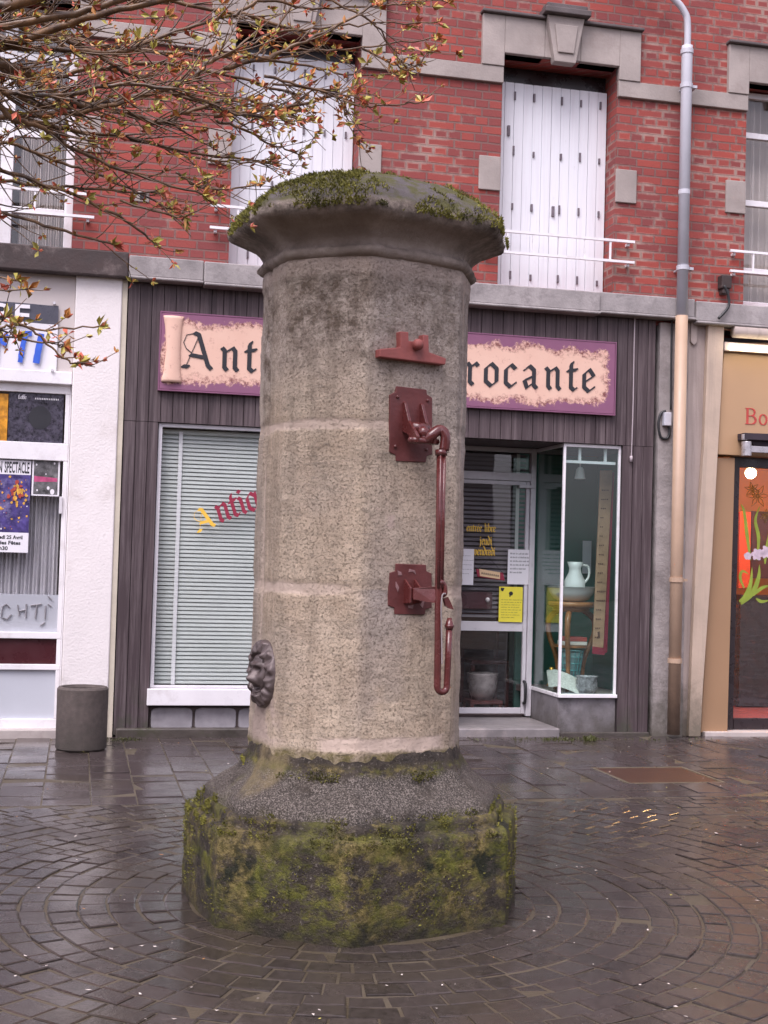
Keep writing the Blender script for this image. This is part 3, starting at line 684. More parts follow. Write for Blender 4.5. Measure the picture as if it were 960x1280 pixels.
# ------------------------------------------------------------------ brick building (upper storeys)
U_L, U_R = -9.0, 9.0
zl0, zl1 = 3.74, 3.93                                   # long ledge over the shops
bld = fe('brick_building', 0, 0, 0, 'red brick house front with pale stone bands and white shutters above the shops', 'building')
w2u0, w2u1 = uz(625.5, 210)[0], uz(769.5, 210)[0]; w1c = (uz(289, 190)[0]+uz(449, 190)[0])/2; w2c = (w2u0+w2u1)/2
HW = (w2u1-w2u0)/2; SP = w2c-w1c; zt = uz(697, 76)[1]; zb = zl1
cs = [w1c-SP, w1c, w2c, w2c+SP]
bm = B()
def wall(bm, u0, u1, z0, z1, holes, d, dep):
    us = sorted({u0, u1, *[h for q in holes for h in q[:2]]}); zs = sorted({z0, z1, *[h for q in holes for h in q[2:]]})
    for a, b in zip(us, us[1:]):
        for c, e in zip(zs, zs[1:]):
            if any(q[0] <= (a+b)/2 <= q[1] and q[2] <= (c+e)/2 <= q[3] for q in holes): continue
            quad(bm, (a, d, c), (b, d, c), (b, d, e), (a, d, e)); quad(bm, (a, d+dep, c), (a, d+dep, e), (b, d+dep, e), (b, d+dep, c))
    for a, b, c, e in holes:
        quad(bm, (a, d, c), (a, d, e), (a, d+dep, e), (a, d+dep, c)); quad(bm, (b, d, c), (b, d+dep, c), (b, d+dep, e), (b, d, e))
        quad(bm, (a, d, e), (b, d, e), (b, d+dep, e), (a, d+dep, e)); quad(bm, (a, d, c), (a, d+dep, c), (b, d+dep, c), (b, d, c))
    quad(bm, (u0, d, z1), (u1, d, z1), (u1, d+dep, z1), (u0, d+dep, z1))
    for u in (u0, u1): quad(bm, (u, d, z0), (u, d+dep, z0), (u, d+dep, z1), (u, d, z1))
holes = [(c-HW, c+HW, zb, zt) for c in cs]
wall(bm, U_L, U_R, zl0-.05, 8.6, holes, 0, .36); KEEP.add(id(bm))
fl('wall', bm, M_brick, bld)
bm = B(); box(bm, U_L, U_R, -.3, 6, 8.605, 8.8); fl('roof', bm, M_ledge, bld)
bm = B(); box(bm, U_L, U_R, 4.0, 4.1, 0, 8.6); box(bm, U_L, U_R, .37, 3.99, 3.45, 3.6); box(bm, U_L-.0, U_L+.1, .37, 3.99, 0, 3.44); box(bm, U_R-.1, U_R, .37, 3.99, 0, 3.44); fl('inner_wall', bm, M_inner, bld)
# string course, interrupted by window openings
zs1 = uz(560, 77)[1]; zs0 = uz(560, 97.5)[1]
edges = [U_L]+[e for c in cs for e in (c-HW, c+HW)]+[U_R]
for a, b in zip(edges[::2], edges[1::2]):
    bm = B(); box(bm, a, b, -.035, .05, zs0, zs1); fl('string_course', bm, M_trim, bld, bev=.006)
zlt = uz(697, 30)[1]
def window_stone(c):
    w = B(); o = HW+.205
    for s in (-1, 1):
        a, b = sorted((c+s*HW, c+s*o)); box(w, a, b, -.045, .05, zs1+.002, zlt)
        a, b = sorted((c+s*.17, c+s*HW)); box(w, a, b, -.045, .12, zt, zlt)
    box(w, c-.169, c+.169, -.043, .12, zt+.002, zlt)
    wd = fl('window', w, M_trim, bld, bev=.006)
    w = B()
    prism(w, [(c-.175, -.11, zlt+.03), (c+.175, -.11, zlt+.03), (c+.10, -.11, zt-.05), (c-.10, -.11, zt-.05)], (0, .1, 0))
    prism(w, [(c-.11, -.125, zlt-.05), (c+.11, -.125, zlt-.05), (c+.075, -.125, zt+.03), (c-.075, -.125, zt+.03)], (0, .014, 0))
    fl('keystone', w, M_trim, wd, bev=.008)
    w = B(); box(w, c-.215, c+.215, -.17, .03, zlt+.032, zlt+.085); box(w, c-.19, c+.19, -.14, .03, zlt+.086, zlt+.13)
    for s in (-1, 1):
        a, b = sorted((c+s*.176, c+s*(o+.015))); box(w, a, b, -.085, .03, zlt+.002, zlt+.03)
    fl('drip_moulding', w, M_drip, wd, bev=.008)
    for s in (-1, 1):
        a, b = sorted((c+s*(HW+.001), c+s*(HW+.2))); w = B(); box(w, a, b, -.02, .1, uz(697, 246)[1], uz(697, 204)[1]); fl('jamb_block', w, M_trim, wd, bev=.006)
    return wd
def shutter(c, wd, zbot):
    w = B(); d = .215; n = 12; W = 2*HW-.012; u0_ = c-HW+.005; bw = W/n
    for k in range(n): box(w, u0_+k*bw+.003, u0_+(k+1)*bw-.003, d+(.004 if k % 4 in (0, 3) else 0), d+.03, zbot, zt-.16)
    box(w, u0_, u0_+W, d+.012, d+.026, zbot, zt-.165)
    for fx in (.17, .345, .59, .76, .94):
        for fz in (.11, .44, .70, .965):
            x = u0_+W*(fx+random.uniform(-.004, .004)); z = zbot+(zt-.16-zbot)*fz-.09; hh = random.uniform(.045, .085); box(w, x-.008, x+.008, d-.012, d+.02, z, z+hh, mi=1)
    for fx, z in ((.12, zt-.65), (.53, zbot+.72)): box(w, u0_+W*fx-.012, u0_+W*fx+.012, d-.02, d+.02, z, z+.09, mi=1)
    fl('shutter', w, [M_shut, plain('rusty_hinge', (.16, .13, .15), .6, .3, 30, 0)], wd)
    w = B(); box(w, c-HW+.003, c+HW-.003, .275, .3, zbot, zt-.004); fl('inner_panel', w, M_darkframe, wd)  # dark sheet stands in for the shade in the gap above the shutter
def rail(c, wd):
    w = B(); z1 = uz(697, 294.5, -.06)[1]; z0 = uz(697, 320.5, -.06)[1]; o = HW+.17
    for z in (z0, z1):
        box(w, c-o, c+o, -.075, -.05, z-.011, z+.011)
        for s in (-1, 1): box(w, c+s*(o-.05)-.012, c+s*(o-.05)+.012, -.049, .02, z-.035, z-.012)
    for k in range(5): u = c-HW+.06+k*(2*HW-.12)/4; box(w, u-.008, u+.008, -.07, -.055, z0+.012, z1-.012)
    fl('window_rail', w, M_white, wd)
def casement(c, wd, left=True):
    w = B(); d = .16; a, b = c-HW+.003, c+HW-.003; top = zt-.003
    for q in ((a, a+.07), (b-.07, b), (c-.05, c+.05)): box(w, *q, d, d+.06, zb, top)
    for z in (zb, zb+.34, zb+.98, zb+1.62, top-.07):
        for q in ((a+.071, c-.051), (c+.051, b-.071)): box(w, *q, d+.005, d+.055, z, z+(.055 if z != zb else .08))
    fl('frame', w, M_white, wd, bev=.004)
    w = B(); box(w, a+.06, b-.06, d+.03, d+.036, zb+.06, top-.05); fl('pane', w, M_glass, wd)
    w = B(); n = 60
    for s in (0, 1):
        pts = []
        for k in range(n+1):
            u = (a+.08 if s == 0 else c+.1)+k/n*(.42 if s == 0 else .38); pts.append((u, d+.2+.025*sin(k*1.9)+.01*sin(k*.7)))
        for (p, q), (p2, q2) in zip(pts, pts[1:]): quad(w, (p, q, zb), (p2, q2, zb), (p2, q2, top), (p, q, top))
    fl('curtain', w, plain('beige_curtain', (.62, .56, .52), .8, .1, 5, 0), wd, sm=True)
    w = B(); box(w, a, b, 1.2, 1.25, zb, top); fl('room_wall', w, M_inner, wd)
wins = [window_stone(c) for c in cs]
for i in (1, 2): shutter(cs[i], wins[i], zb+.005); rail(cs[i], wins[i])
for i in (0, 3): casement(cs[i], wins[i]); rail(cs[i], wins[i])
# ledge in several lengths
ul0 = uz(161, 325)[0]; ul1 = uz(254, 325)[0]; ul2 = uz(743, 372)[0]; ul3 = uz(862, 380)[0]
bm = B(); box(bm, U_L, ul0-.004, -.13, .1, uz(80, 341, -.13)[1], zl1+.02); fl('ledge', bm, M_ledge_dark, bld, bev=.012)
for a, b, dz, dp in ((ul0, ul1-.003, 0, .13), (ul1, ul2-.003, -.015, .15), (ul2, ul3-.003, -.0, .12), (ul3, U_R, -.03, .14)):
    bm = B(); box(bm, a, b, -dp, .1, zl0+.02+dz, zl1+dz*.6); box(bm, a, b, -dp-.03, .08, zl0-.005+dz, zl0+.018+dz)
    fl('ledge', bm, M_ledge, bld, bev=.01)
# small fixings on the brick
u, z = uz(903, 353); bm = B(); box(bm, u-.05, u+.05, -.09, .0, z-.07, z+.05); box(bm, u-.035, u+.035, -.08, .0, z-.12, z-.071); fl('light_box', bm, M_ledge_dark, bld, bev=.008)
u, z = uz(176, 246); bm = B(); box(bm, u-.07, u+.07, -.012, .05, z-.045, z+.045); box(bm, u-.01, u+.045, -.016, .0, z-.03, z+.03, mi=1); fl('vent_patch', bm, [M_trim, M_cable], bld, bev=.01)  # vent hole: its dark inside is painted as a raised black block

# ------------------------------------------------------------------ downpipe, pilasters, cables
D = -.17
up_, uq = uz(855.5, 200, D)[0], uz(848, 650, D)[0]; um = (up_+uq)/2
zc = uz(853, 395, D)[1]
dp = fe('downpipe', um, D, 0, 'tall rain downpipe, grey zinc above and beige below, beside the antique shop', 'downpipe')
x0, z0 = uz(833, -6, D); x1, z1 = uz(851, 18, D); z62 = uz(855, 64, D)[1]
bm = B(); tube(bm, smoothpath([(um-1.4, D+.05, z1+.9), (um-.5, D, z1+.36), (um-.16, D, z1+.15), (um-.03, D, z1+.02), (um, D, z1-.1), (um, D, z62-.02)], 4), .031, 14); fl('swan_neck', bm, M_pipe_g, dp, sm=True)
bm = B(); tube(bm, [(um, D, z62+.05), (um, D, z62-.01), (um, D, zc-.02)], .05, 18); fl('pipe', bm, M_pipe_g, dp, sm=True)
bm = B(); tube(bm, [(um, D+.003, zc), (um, D+.003, .03)], .056, 18); fl('pipe', bm, M_pipe_b, dp, sm=True)
for y, mt, rr in ((64, M_pipe_g, .058), (107, M_pipe_g, .058), (240, M_pipe_g, .053), (335, M_pipe_g, .058), (725, M_pipe_b, .065), (826, M_pipe_b, .065)):
    z = uz(852, y, D)[1]; bm = B(); tube(bm, [(um, D+.002, z-.02), (um, D+.002, z+.02)], rr, 18)
    if y in (107, 335, 725): box(bm, um+.06, um+.1, D-.012, D+.1, z-.012, z+.012); tube(bm, [(um, D+.06, z), (um, .04, z)], .01, 8)
    fl('collar', bm, mt, dp, sm=False)
def fpoly(bm, pts, d0, d1, mi=0): prism(bm, [(uz(x, y, d0)[0], d0, uz(x, y, d0)[1]) for x, y in pts], (0, d1-d0, 0), mi)
bm = B(); ga, gb = uz(821, 500)[0], uz(862, 500)[0]
box(bm, ga, gb, -.045, .35, -.03, zl0-.03); nb = 24
tag(fl('cement_pilaster', bm, M_cement), 'rough grey cement strip between the brown shop boards and the downpipe', 'pilaster')
pl = fe('beige_pilaster', uz(875, 900)[0], -.05, 0, 'beige painted pilaster with slanting outer board left of the flower shop', 'pilaster')
bm = B(); fpoly(bm, [(861, 392), (898, 396), (869, 921), (853, 921)], -.05, .35); fl('post', bm, M_beige2, pl, bev=.008)
bm = B(); fpoly(bm, [(886, 396), (906, 398), (903, 470), (890, 700), (879, 860), (876, 921), (861, 921), (870, 700), (880, 560)], -.11, -.052); fl('outer_board', bm, M_beige, pl, bev=.006)
u, z = uz(866, 432, -.05); bm = B(); prism(bm, [(u-.03, -.075, z+.25), (u+.03, -.075, z+.25), (u+.03, -.075, z+.03), (u, -.075, z), (u-.03, -.075, z+.03)], (0, .024, 0)); fl('bracket', bm, M_beige2, pl, bev=.004)
t = fe('cable_box', uz(834, 525)[0], -.05, uz(834, 525)[1], 'small grey junction box with looped black cable on the cement strip', 'junction box')
u, z = uz(834, 524, -.08); bm = B(); box(bm, u-.035, u+.035, -.1, -.046, z-.06, z+.06); fl('box', bm, M_pipe_g, t, bev=.006)
bm = B(); q = lambda x, y: (*[uz(x, y, -.06)[0]], -.06, uz(x, y, -.06)[1])
tube(bm, smoothpath([q(841, 388), q(840, 400), q(839, 460), q(838.5, 512)], 4), .009, 8)
tube(bm, smoothpath([q(832, 514), q(826, 517), q(823, 530), q(826, 546), q(834, 548), q(837, 540), q(836, 533)], 4), .012, 8); fl('cable', bm, M_cable, t, sm=True)
bm = B(); q = lambda x, y: (uz(x, y, -.05)[0], -.05, uz(x, y, -.05)[1])
tube(bm, smoothpath([q(824, 389), q(806, 384), q(795, 385), q(793, 420), q(791.5, 500), q(790, 550), q(789, 575)], 4), .006, 6); tube(bm, [q(789, 570), q(789, 577)], .014, 8)
tag(fl('loose_wire', bm, plain('pale_wire', (.4, .34, .36), .6, .2, 9, 0), sm=True), 'thin pale wire hanging down the brown boards right of the sign', 'wire')
bm = B(); q = lambda x, y: (uz(x, y, -.17)[0], -.17, uz(x, y, -.17)[1])
tube(bm, smoothpath([q(905, 357), q(910, 368), q(911, 382), q(904, 392), q(898, 398)], 4), .013, 8)
tag(fl('drop_cable', bm, M_cable, sm=True), 'short black cable curving over the ledge below the small box', 'cable')

# ------------------------------------------------------------------ antique shop front (brown boards)
shop = fe('antique_shop_front', 0, 0, 0, 'brown boarded antique shop front behind the stone column', 'shop front')
DB = -.03
def boards(u0_, u1_, z0, z1, name='boards'):
    w = B(); bw = .098; u = u0_; box(w, u0_, u1_, DB+.012, .06, z0, z1, mi=1)
    while u < u1_-.005:
        e = min(u+bw, u1_); box(w, u+.002, e-.004, DB+random.uniform(-.002, .003), DB+.02, z0+.001, z1-.001); u = e
    return fl(name, w, [M_plank, M_groove], shop)
bl0, bl1 = uz(151, 640, DB)[0], uz(815.5, 640, DB)[0]
wl0 = uz(192.5, 690)[0]; wr1 = uz(774, 700)[0]; wl1 = uz(490, 700)[0]; dr0 = uz(566, 700)[0]
zhead = uz(320, 534)[1]; zsl = uz(250, 860)[1]; zhead2 = uz(690, 556)[1]
boards(bl0, bl1, max(zhead, zhead2), zl0-.012, 'fascia_boards')
zmax = max(zhead, zhead2)
boards(bl0, wl0, .02, zmax-.002, 'side_boards'); boards(wr1, bl1, .02, zmax-.002, 'side_boards'); boards(wl1, dr0, .02, zmax-.002, 'side_boards')
# left window
w = B(); f = .035
for q in ((wl0+.003, wl0+f), (wl1-f, wl1-.003)): box(w, *q, .0, .05, zsl, zmax-.003)
box(w, wl0+f, wl1-f, .0, .05, zmax-f, zmax-.003); box(w, wl0+f, wl1-f, .0, .05, zsl, zsl+.02)
lw = fl('window_frame', w, M_alu, shop, bev=.003)
w = B(); box(w, wl0+.02, wl1-.02, .022, .028, zsl+.01, zmax-.02); fl('window_pane', w, M_glass, lw)
w = B(); box(w, wl0-.02, wl1+.02, -.075, .1, uz(250, 881)[1], zsl-.003); fl('window_sill', w, M_white, shop, bev=.006)
zst = uz(250, 884)[1]; zbs = uz(250, 905)[1]
w = B(); box(w, wl0+.003, wl1-.003, .02, .12, .05, zst); uu = wl0+.01
rr_ = random.Random(5)
while uu < wl1-.1:
    L = rr_.choice((.5, .26, .36, .44)); e = min(uu+L, wl1-.01); n = 10
    pts = [((uu+e)/2+(e-uu-.018)/2*math.copysign(abs(cos(2*pi*k/24))**.35, cos(2*pi*k/24)), -.0, (zst+zbs)/2-.03+(zst-zbs+.05)/2*math.copysign(abs(sin(2*pi*k/24))**.35, sin(2*pi*k/24))) for k in range(24)]
    prism(w, pts, (0, .03, 0), mi=1); uu = e
fl('stone_panel', w, [plain('dark_pointing', (.11, .085, .08), .8, .2, 9, .3), plain('grey_facing_stone', (.33, .31, .33), .5, .25, 8, .2, 30)], shop, bev=.008)
w = B(); box(w, bl0+.02, uz(560, 915)[0], -.07, .12, -.02, .075); fl('base_kerb', w, M_stoneold, shop, bev=.012)
# venetian blind behind left window
w = B(); z = zsl+.03; n = 0
while z < zmax-.08:
    quad(w, (wl0+.04, .10, z-.004), (wl1-.04, .10, z-.004), (wl1-.04, .104, z+.014), (wl0+.04, .104, z+.014)); quad(w, (wl0+.04, .104, z+.014), (wl1-.04, .104, z+.014), (wl1-.04, .122, z+.034), (wl0+.04, .122, z+.034)); z += .034
box(w, wl0+.04, wl1-.04, .09, .14, zmax-.08, zmax-.045)
vb = tag(fl('venetian_blind', w, M_blind), 'pale green grey venetian blind lowered behind the wide left shop window', 'blind')
w = B()
for u in (uz(222, 700)[0], uz(222, 700)[0]+.9): box(w, u-.016, u+.016, .085, .094, zsl+.02, zmax-.06)
fl('ladder_tape', w, plain('blind_tape', (.72, .74, .74), .7, .05, 5, 0), vb)
# window lettering
w = B(); s = .155; A0 = uz(248, 664, .02); an = R(24)
def wl_fn(x, y, k):
    X, Y = x*s, y*s; return (A0[0]+X*cos(an)-Y*sin(an)*.75, .021-k*.1, A0[1]+X*sin(an)+Y*cos(an))
tx = 0
gothic(w, 'A', lambda x, y, k: wl_fn(x*.82, y*.8-.1, k), nib=.22, th=.001, mi=1)
gothic(w, 'ntiquités'.replace('é', 'é'), lambda x, y, k: wl_fn(x*1.0+1.25, y*1.05-.05-.018*x*x, k), nib=.2, th=.001)
tag(fl('window_lettering', w, [M_redlet, M_gold]), 'slanting gothic lettering, gold A then crimson, on the blind window', 'lettering')
# sign board
sg0, sg1, _, _ = rect(200.5, 390, 769, 500, -.08); zs_t = (uz(203, 391, -.08)[1]+uz(770, 429, -.08)[1])/2; zs_b = (uz(198, 485.6, -.08)[1]+uz(768, 518, -.08)[1])/2
def signmat():
    h = MT('painted_parchment_sign'); x, y, z = h.xyz()
    e = h.math('MINIMUM', h.math('MINIMUM', h.math('SUBTRACT', x, sg0-.02), h.math('SUBTRACT', sg1+.0, x)), h.math('MINIMUM', h.math('SUBTRACT', z, zs_b), h.math('MULTIPLY', h.math('SUBTRACT', zs_t, z), .95)))
    e = h.math('ADD', e, h.math('MULTIPLY', h.math('SUBTRACT', h.noise(3.2, 6, rough=.75), .5), .36))
    pap = h.mix(h.noise(5, 5), (.68, .42, .32), (.77, .53, .42))
    pap = h.mix(h.ramp(h.noise(13, 6, rough=.75), (.57, 0.), (.67, .6)), pap, (.42, .2, .16))
    edge = h.mix(h.ramp(h.noise(34, 6, rough=.8), (.42, 0.), (.56, 1.)), (.19, .06, .055), (.72, .45, .36))
    c = h.mix(h.ramp(e, (.05, 0.), (.07, 1.)), h.mix(h.noise(6, 4), (.20, .075, .14), (.26, .10, .18)), edge); c = h.mix(h.ramp(e, (.085, 0.), (.125, 1.)), c, pap)
    return h.done(c, .55, h.bump(h.noise(50, 3), .08, .004))
M_sign = signmat()
M_signside = plain('purple_sign_paint', (.22, .085, .155), .5, .12, 5, 0)
sg = fe('shop_sign', (sg0+sg1)/2, -.08, zs_b, 'long purple sign board with torn peach parchment and black gothic lettering', 'sign')
w = B(); box(w, sg0, sg1, -.08, -.036, zs_b, zs_t); fl('board', w, M_sign, sg, bev=.004)
w = B(); t_ = .012
box(w, sg0-t_, sg1+t_, -.083, -.035, zs_b-t_, zs_b-.001); box(w, sg0-t_, sg1+t_, -.083, -.035, zs_t+.001, zs_t+t_); box(w, sg0-t_, sg0-.001, -.083, -.035, zs_b, zs_t); box(w, sg1+.001, sg1+t_, -.083, -.035, zs_b, zs_t)
fl('edge_trim', w, M_signside, sg)
# rolled parchment end
def rollmat():
    h = MT('rolled_parchment'); x, y, z = h.xyz()
    c = h.mix(h.noise(6, 5), (.68, .42, .32), (.77, .53, .42)); c = h.mix(h.ramp(h.noise(16, 7, rough=.8), (.55, 0.), (.68, .8)), c, (.32, .14, .12))
    return h.done(c, .6)
w = B(); rings = []; uc = uz(215.5, 440, -.08)[0]
for k in range(25):
    f_ = k/24; z = zs_b+.06+(zs_t-zs_b-.085)*f_; ww = .062+.022*abs(2*f_-1)**2.2+.004*fr((f_*9, 1, 0), 1)
    rings.append([w.verts.new((uc-ww*cos(a)+.006*sin(f_*3), -.081-.03*sin(a), z)) for a in [pi*j/10 for j in range(11)]])
for a, b in zip(rings, rings[1:]):
    for j in range(10): w.faces.new((a[j], a[j+1], b[j+1], b[j]))
w.faces.new(rings[0]); w.faces.new(rings[-1]); fl('parchment_roll', w, rollmat(), sg, sm=True)
w = B()
bA = uz(229, 458, -.08); bE = uz(745, 488, -.08)
def sgf(x0_, z0_, s): return lambda x, y, k: (x0_+x*s, -.081-k, z0_+y*s)
xs_ = {'A': 229, 'n': 277, 't': 308, 'i': 333, 'q': 352, 'u': 380, 'i2': 408, 't2': 425, 'é': 445, 's': 467, 'B': 540, 'r': 584, 'o': 606, 'c': 631, 'a': 654, 'n2': 682, 't3': 710.5, 'e': 729}
for kx, px in xs_.items():
    ch = kx[0]; py = 461+(px-229)*.0575; a = uz(px, py, -.082); gothic(w, ch, sgf(a[0], a[1], .208 if ch != 'A' else .20), nib=.175, th=.004)
fl('lettering', w, M_black, sg)

# recessed door, right display
dD = .72
dc0 = uz(566, 700)[0]; ucor = uz(701.5, 720)[0]; zflo = .085; ztop = zmax-.003
zbase = uz(735, 872)[1]
# display case: front glass + side glass
st = fe('display_window', ucor, 0, 0, 'angled glass display window full of old things right of the shop door', 'display window')
w = B(); f = .022
for q in ((ucor, ucor+f), (wr1-f-.003, wr1-.003)): box(w, *q, .0, .03, zbase+.03, ztop)
box(w, ucor+f, wr1-f, 0, .03, ztop-.03, ztop); box(w, ucor-.01, wr1-.003, -.03, .05, zbase, zbase+.03)
box(w, ucor-.01, ucor+f, .051, dD, zbase, zbase+.03); box(w, ucor, ucor+f, .031, dD-.001, ztop-.03, ztop)
fl('frame', w, M_white, st, bev=.003)
w = B(); box(w, ucor+f, wr1-f, .012, .018, zbase+.03, ztop-.03); fl('front_pane', w, M_glass_g, st)
w = B(); box(w, ucor+.008, ucor+.014, .032, dD-.03, zbase+.031, ztop-.031); fl('side_pane', w, M_glass_g, st)
w = B(); box(w, ucor, wr1-.003, .01, .06, .0, zbase-.002); box(w, ucor, ucor+.03, .061, dD, .0, zbase-.002)
fl('base_panel', w, M_slate, st, bev=.003)
w = B(); box(w, ucor+.031, wr1+.25, .06, 1.25, zbase-.06, zbase-.004); fl('display_floor', w, plain('display_shelf', (.3, .24, .22), .6, .2, 5, 0), st)
w = B(); box(w, ucor+.02, wr1+.3, 1.26, 1.3, .0, ztop); box(w, wr1+.28, wr1+.3, .07, 1.25, 0, ztop); fl('back_wall', w, M_green, st)
w = B(); z = uz(738, 578, .06)[1]; box(w, ucor+.03, wr1-.03, .06, .08, z-.012, z+.012)
for x in (725, 757): u = uz(x, 570, .06)[0]; box(w, u-.012, u+.012, .06, .08, z+.013, ztop-.03)
fl('inner_rail', w, M_white, st)
# door
dr = fe('shop_door', uz(620, 800, dD)[0], dD, zflo, 'white framed glass shop door in the recess with notices taped on', 'door')
j1 = ucor-.004; j0 = dc0-.05
zt1 = uz(620, 590, dD)[1]; zt0 = uz(620, 600, dD)[1]; zr1 = uz(620, 777, dD)[1]; zr0 = uz(620, 789, dD)[1]
w = B(); sj = .05
box(w, j1-sj, j1, dD-.02, dD+.05, zflo, ztop); box(w, j0, j0+sj, dD-.02, dD+.05, zflo, ztop)
box(w, j0+sj, j1-sj, dD-.015, dD+.045, zt0, zt1); box(w, j0+sj, j1-sj, dD-.015, dD+.045, ztop-.04, ztop)
fl('door_frame', w, M_alu, dr, bev=.004)
w = B(); ds = .035
box(w, j1-sj-ds-.004, j1-sj-.004, dD, dD+.035, zflo+.02, zt0-.004); box(w, j0+sj+.004, j0+sj+ds+.004, dD, dD+.035, zflo+.02, zt0-.004)
for a, b in ((zr0, zr1), (zflo+.02, zflo+.075), (zt0-.04, zt0-.004)): box(w, j0+sj+ds+.005, j1-sj-ds-.005, dD+.003, dD+.032, a, b)
fl('door_leaf', w, M_alu, dr, bev=.004)
w = B(); box(w, j0+sj+.01, j1-sj-.01, dD+.016, dD+.021, zflo+.03, zt0-.02); box(w, j0+sj, j1-sj, dD+.016, dD+.021, zt1, ztop-.04); fl('pane', w, M_glass, dr)
u, z = uz(648, 868, dD); w = B(); tube(w, smoothpath([(j1-sj-.02, dD, z+.12), (j1-sj-.02, dD-.05, z+.1), (j1-sj-.02, dD-.05, z-.06), (j1-sj-.02, dD, z-.08)], 3), .014, 8); fl('handle', w, M_cable, dr, sm=True)
w = B(); z = uz(640, 608, dD)[1]; a = uz(648, 608, dD)[0]; box(w, a, j1-.02, dD-.035, dD-.022, z-.012, z+.018); fl('door_closer', w, M_alu, dr, bev=.003)
z1_, z0_ = uz(600, 740, dD+.02)[1], uz(600, 761, dD+.02)[1]; w = B(); box(w, j0+.06, uz(618, 750, dD)[0], dD+.07, dD+.09, z0_, z1_); fl('letter_panel', w, M_purple, dr)
w = B(); u, z = uz(612, 750, dD); ball(w, (u, dD+.06, z), .022, 12); fl('knob', w, M_china, dr, sm=True)
w = B(); z = zr1+.03
while z < ztop-.06:
    if not (zt0-.04 < z < zt1+.01): quad(w, (j0+.06, dD+.10, z+.004), (j1-.06, dD+.10, z+.004), (j1-.06, dD+.12, z+.03), (j0+.06, dD+.12, z+.03))
    z += .042
vb = tag(fl('venetian_blind', w, M_blind_d), 'dark grey venetian blind behind the upper glass of the shop door', 'blind')
w = B(); u = uz(645, 690, dD+.1)[0]; box(w, u-.016, u+.016, dD+.09, dD+.098, zr1+.02, ztop-.05); fl('ladder_tape', w, M_blind, vb)
# recess floor, ceiling, left cheek, step
w = B(); us0 = dc0-.35; us1 = uz(696, 915)[0]
box(w, us0, us1, -.08, .062, -.02, .072); box(w, us0, ucor-.002, .063, dD+.02, -.02, .072); fl('door_step', w, plain('worn_blue_stone', (.22, .2, .2), .4, .25, 5, .2, 30, dirt=(.36, .31, .29)), shop, bev=.012)
w = B(); box(w, dc0-.06, wr1+.3, .062, 1.28, zmax+.001, zmax+.04); fl('recess_ceiling', w, M_plank, shop)
w = B(); box(w, dc0-.06, dc0-.052, .062, dD, .0, zmax); fl('recess_cheek', w, M_plank, shop)
w = B(); box(w, uz(775, 900)[0], bl1, -.05, .02, -.02, .02); box(w, us1+.003, bl1, -.065, -.031, -.02, .035); fl('base_kerb', w, M_stoneold, shop, bev=.008)
w = B(); box(w, wl0-.1, dc0-.07, 1.0, 1.03, 0, zmax); fl('inner_screen', w, M_inner, shop)
w = B(); box(w, dc0-.05, ucor, 3.2, 3.25, 0, zmax); box(w, dc0-.05, ucor+.02, dD+.08, 3.2, zflo-.03, zflo-.002); fl('inner_floor', w, plain('brown_shop_floor', (.16, .12, .12), .5, .2, 5, 0), shop)
# notices on the door glass
def flat(name, x0_, y0_, x1_, y1_, d, mat, label, cat, lines=0, hand=False, extra=None, group=None, mats=(), th=.002):
    a, b, c, e = rect(x0_, y0_, x1_, y1_, d); w = B(); box(w, a, b, d-th, d, c, e)
    fn = lambda X, Y, k: (a+X*(b-a), d-th-k*.6, c+Y*(e-c))
    if extra: extra(w, fn)
    return tag(fl(name, w, [mat, M_black, *mats]), label, cat, group)
def hand_lines(n, y0_, y1_, hgt=.05, tall=1.):
    def f_(w, fn):
        for i in range(n):
            y = y1_+(y0_-y1_)*i/max(1, n-1); x = .1; xe = random.uniform(.75, .95) if i < n-1 else .6
            while x < xe:
                ww = random.uniform(.05, .16)
                for xx in [x+j*.022 for j in range(int(ww/.022)+1)]:
                    hh = hgt*random.uniform(.5, 1); quad(w, fn(xx, y, .002), fn(xx+.011, y, .002), fn(xx+.016, y+hh, .002), fn(xx+.005, y+hh, .002), mi=1)
                x += ww+.04
    return f_
pd = dD-.004
flat('paper_notice', 634.5, 687, 663, 730.5, pd, M_paper, 'white handwritten notice on the right of the shop door glass', 'notice', extra=hand_lines(6, .32, .86))
flat('paper_notice', 573, 686, 592, 731, pd, M_paper, 'white typed notice half hidden by the stone column', 'notice', extra=hand_lines(5, .3, .8, .02))
def yel(w, fn):
    hand_lines(8, .12, .62, .022)(w, fn); prism(w, [fn(.5+.09*cos(a), .81+.06*sin(a), .001) for a in [2*pi*k/10 for k in range(10)]], (0, -.0006, 0), mi=1); quad(w, fn(.06, .9, .002), fn(.16, .86, .002), fn(.22, .96, .002), fn(.06, .97, .002), mi=1)
    prism(w, [fn(.46+.03*cos(a), .74+.03*sin(a), .001) for a in [2*pi*k/8 for k in range(8)]], (0, -.0006, 0), mi=1)
flat('yellow_notice', 623.5, 733.5, 653, 777.5, pd-.006, M_yellow, 'bright yellow notice stuck on the shop door glass', 'notice', extra=yel)
w = B()
for tx, px, py, sx, s in (('entrée libre', 583.5, 664, .042, .05), ('jeudi', 600, 681, .042, .056), ('vendredi', 593, 694, .041, .056)):
    a = uz(px, py, pd); gothic(w, tx, lambda x, y, k: (a[0]+x*sx, pd-.001-k, a[1]+y*s), nib=.2, th=.0008, spread=.95)
tag(fl('door_lettering', w, M_gold), 'yellow gothic words entrée libre jeudi vendredi on the door glass', 'lettering')
t = fe('hanging_plaque', uz(612, 717, pd)[0], pd, uz(612, 717, pd)[1], 'small red and cream scroll plaque hanging by a string inside the door', 'plaque')
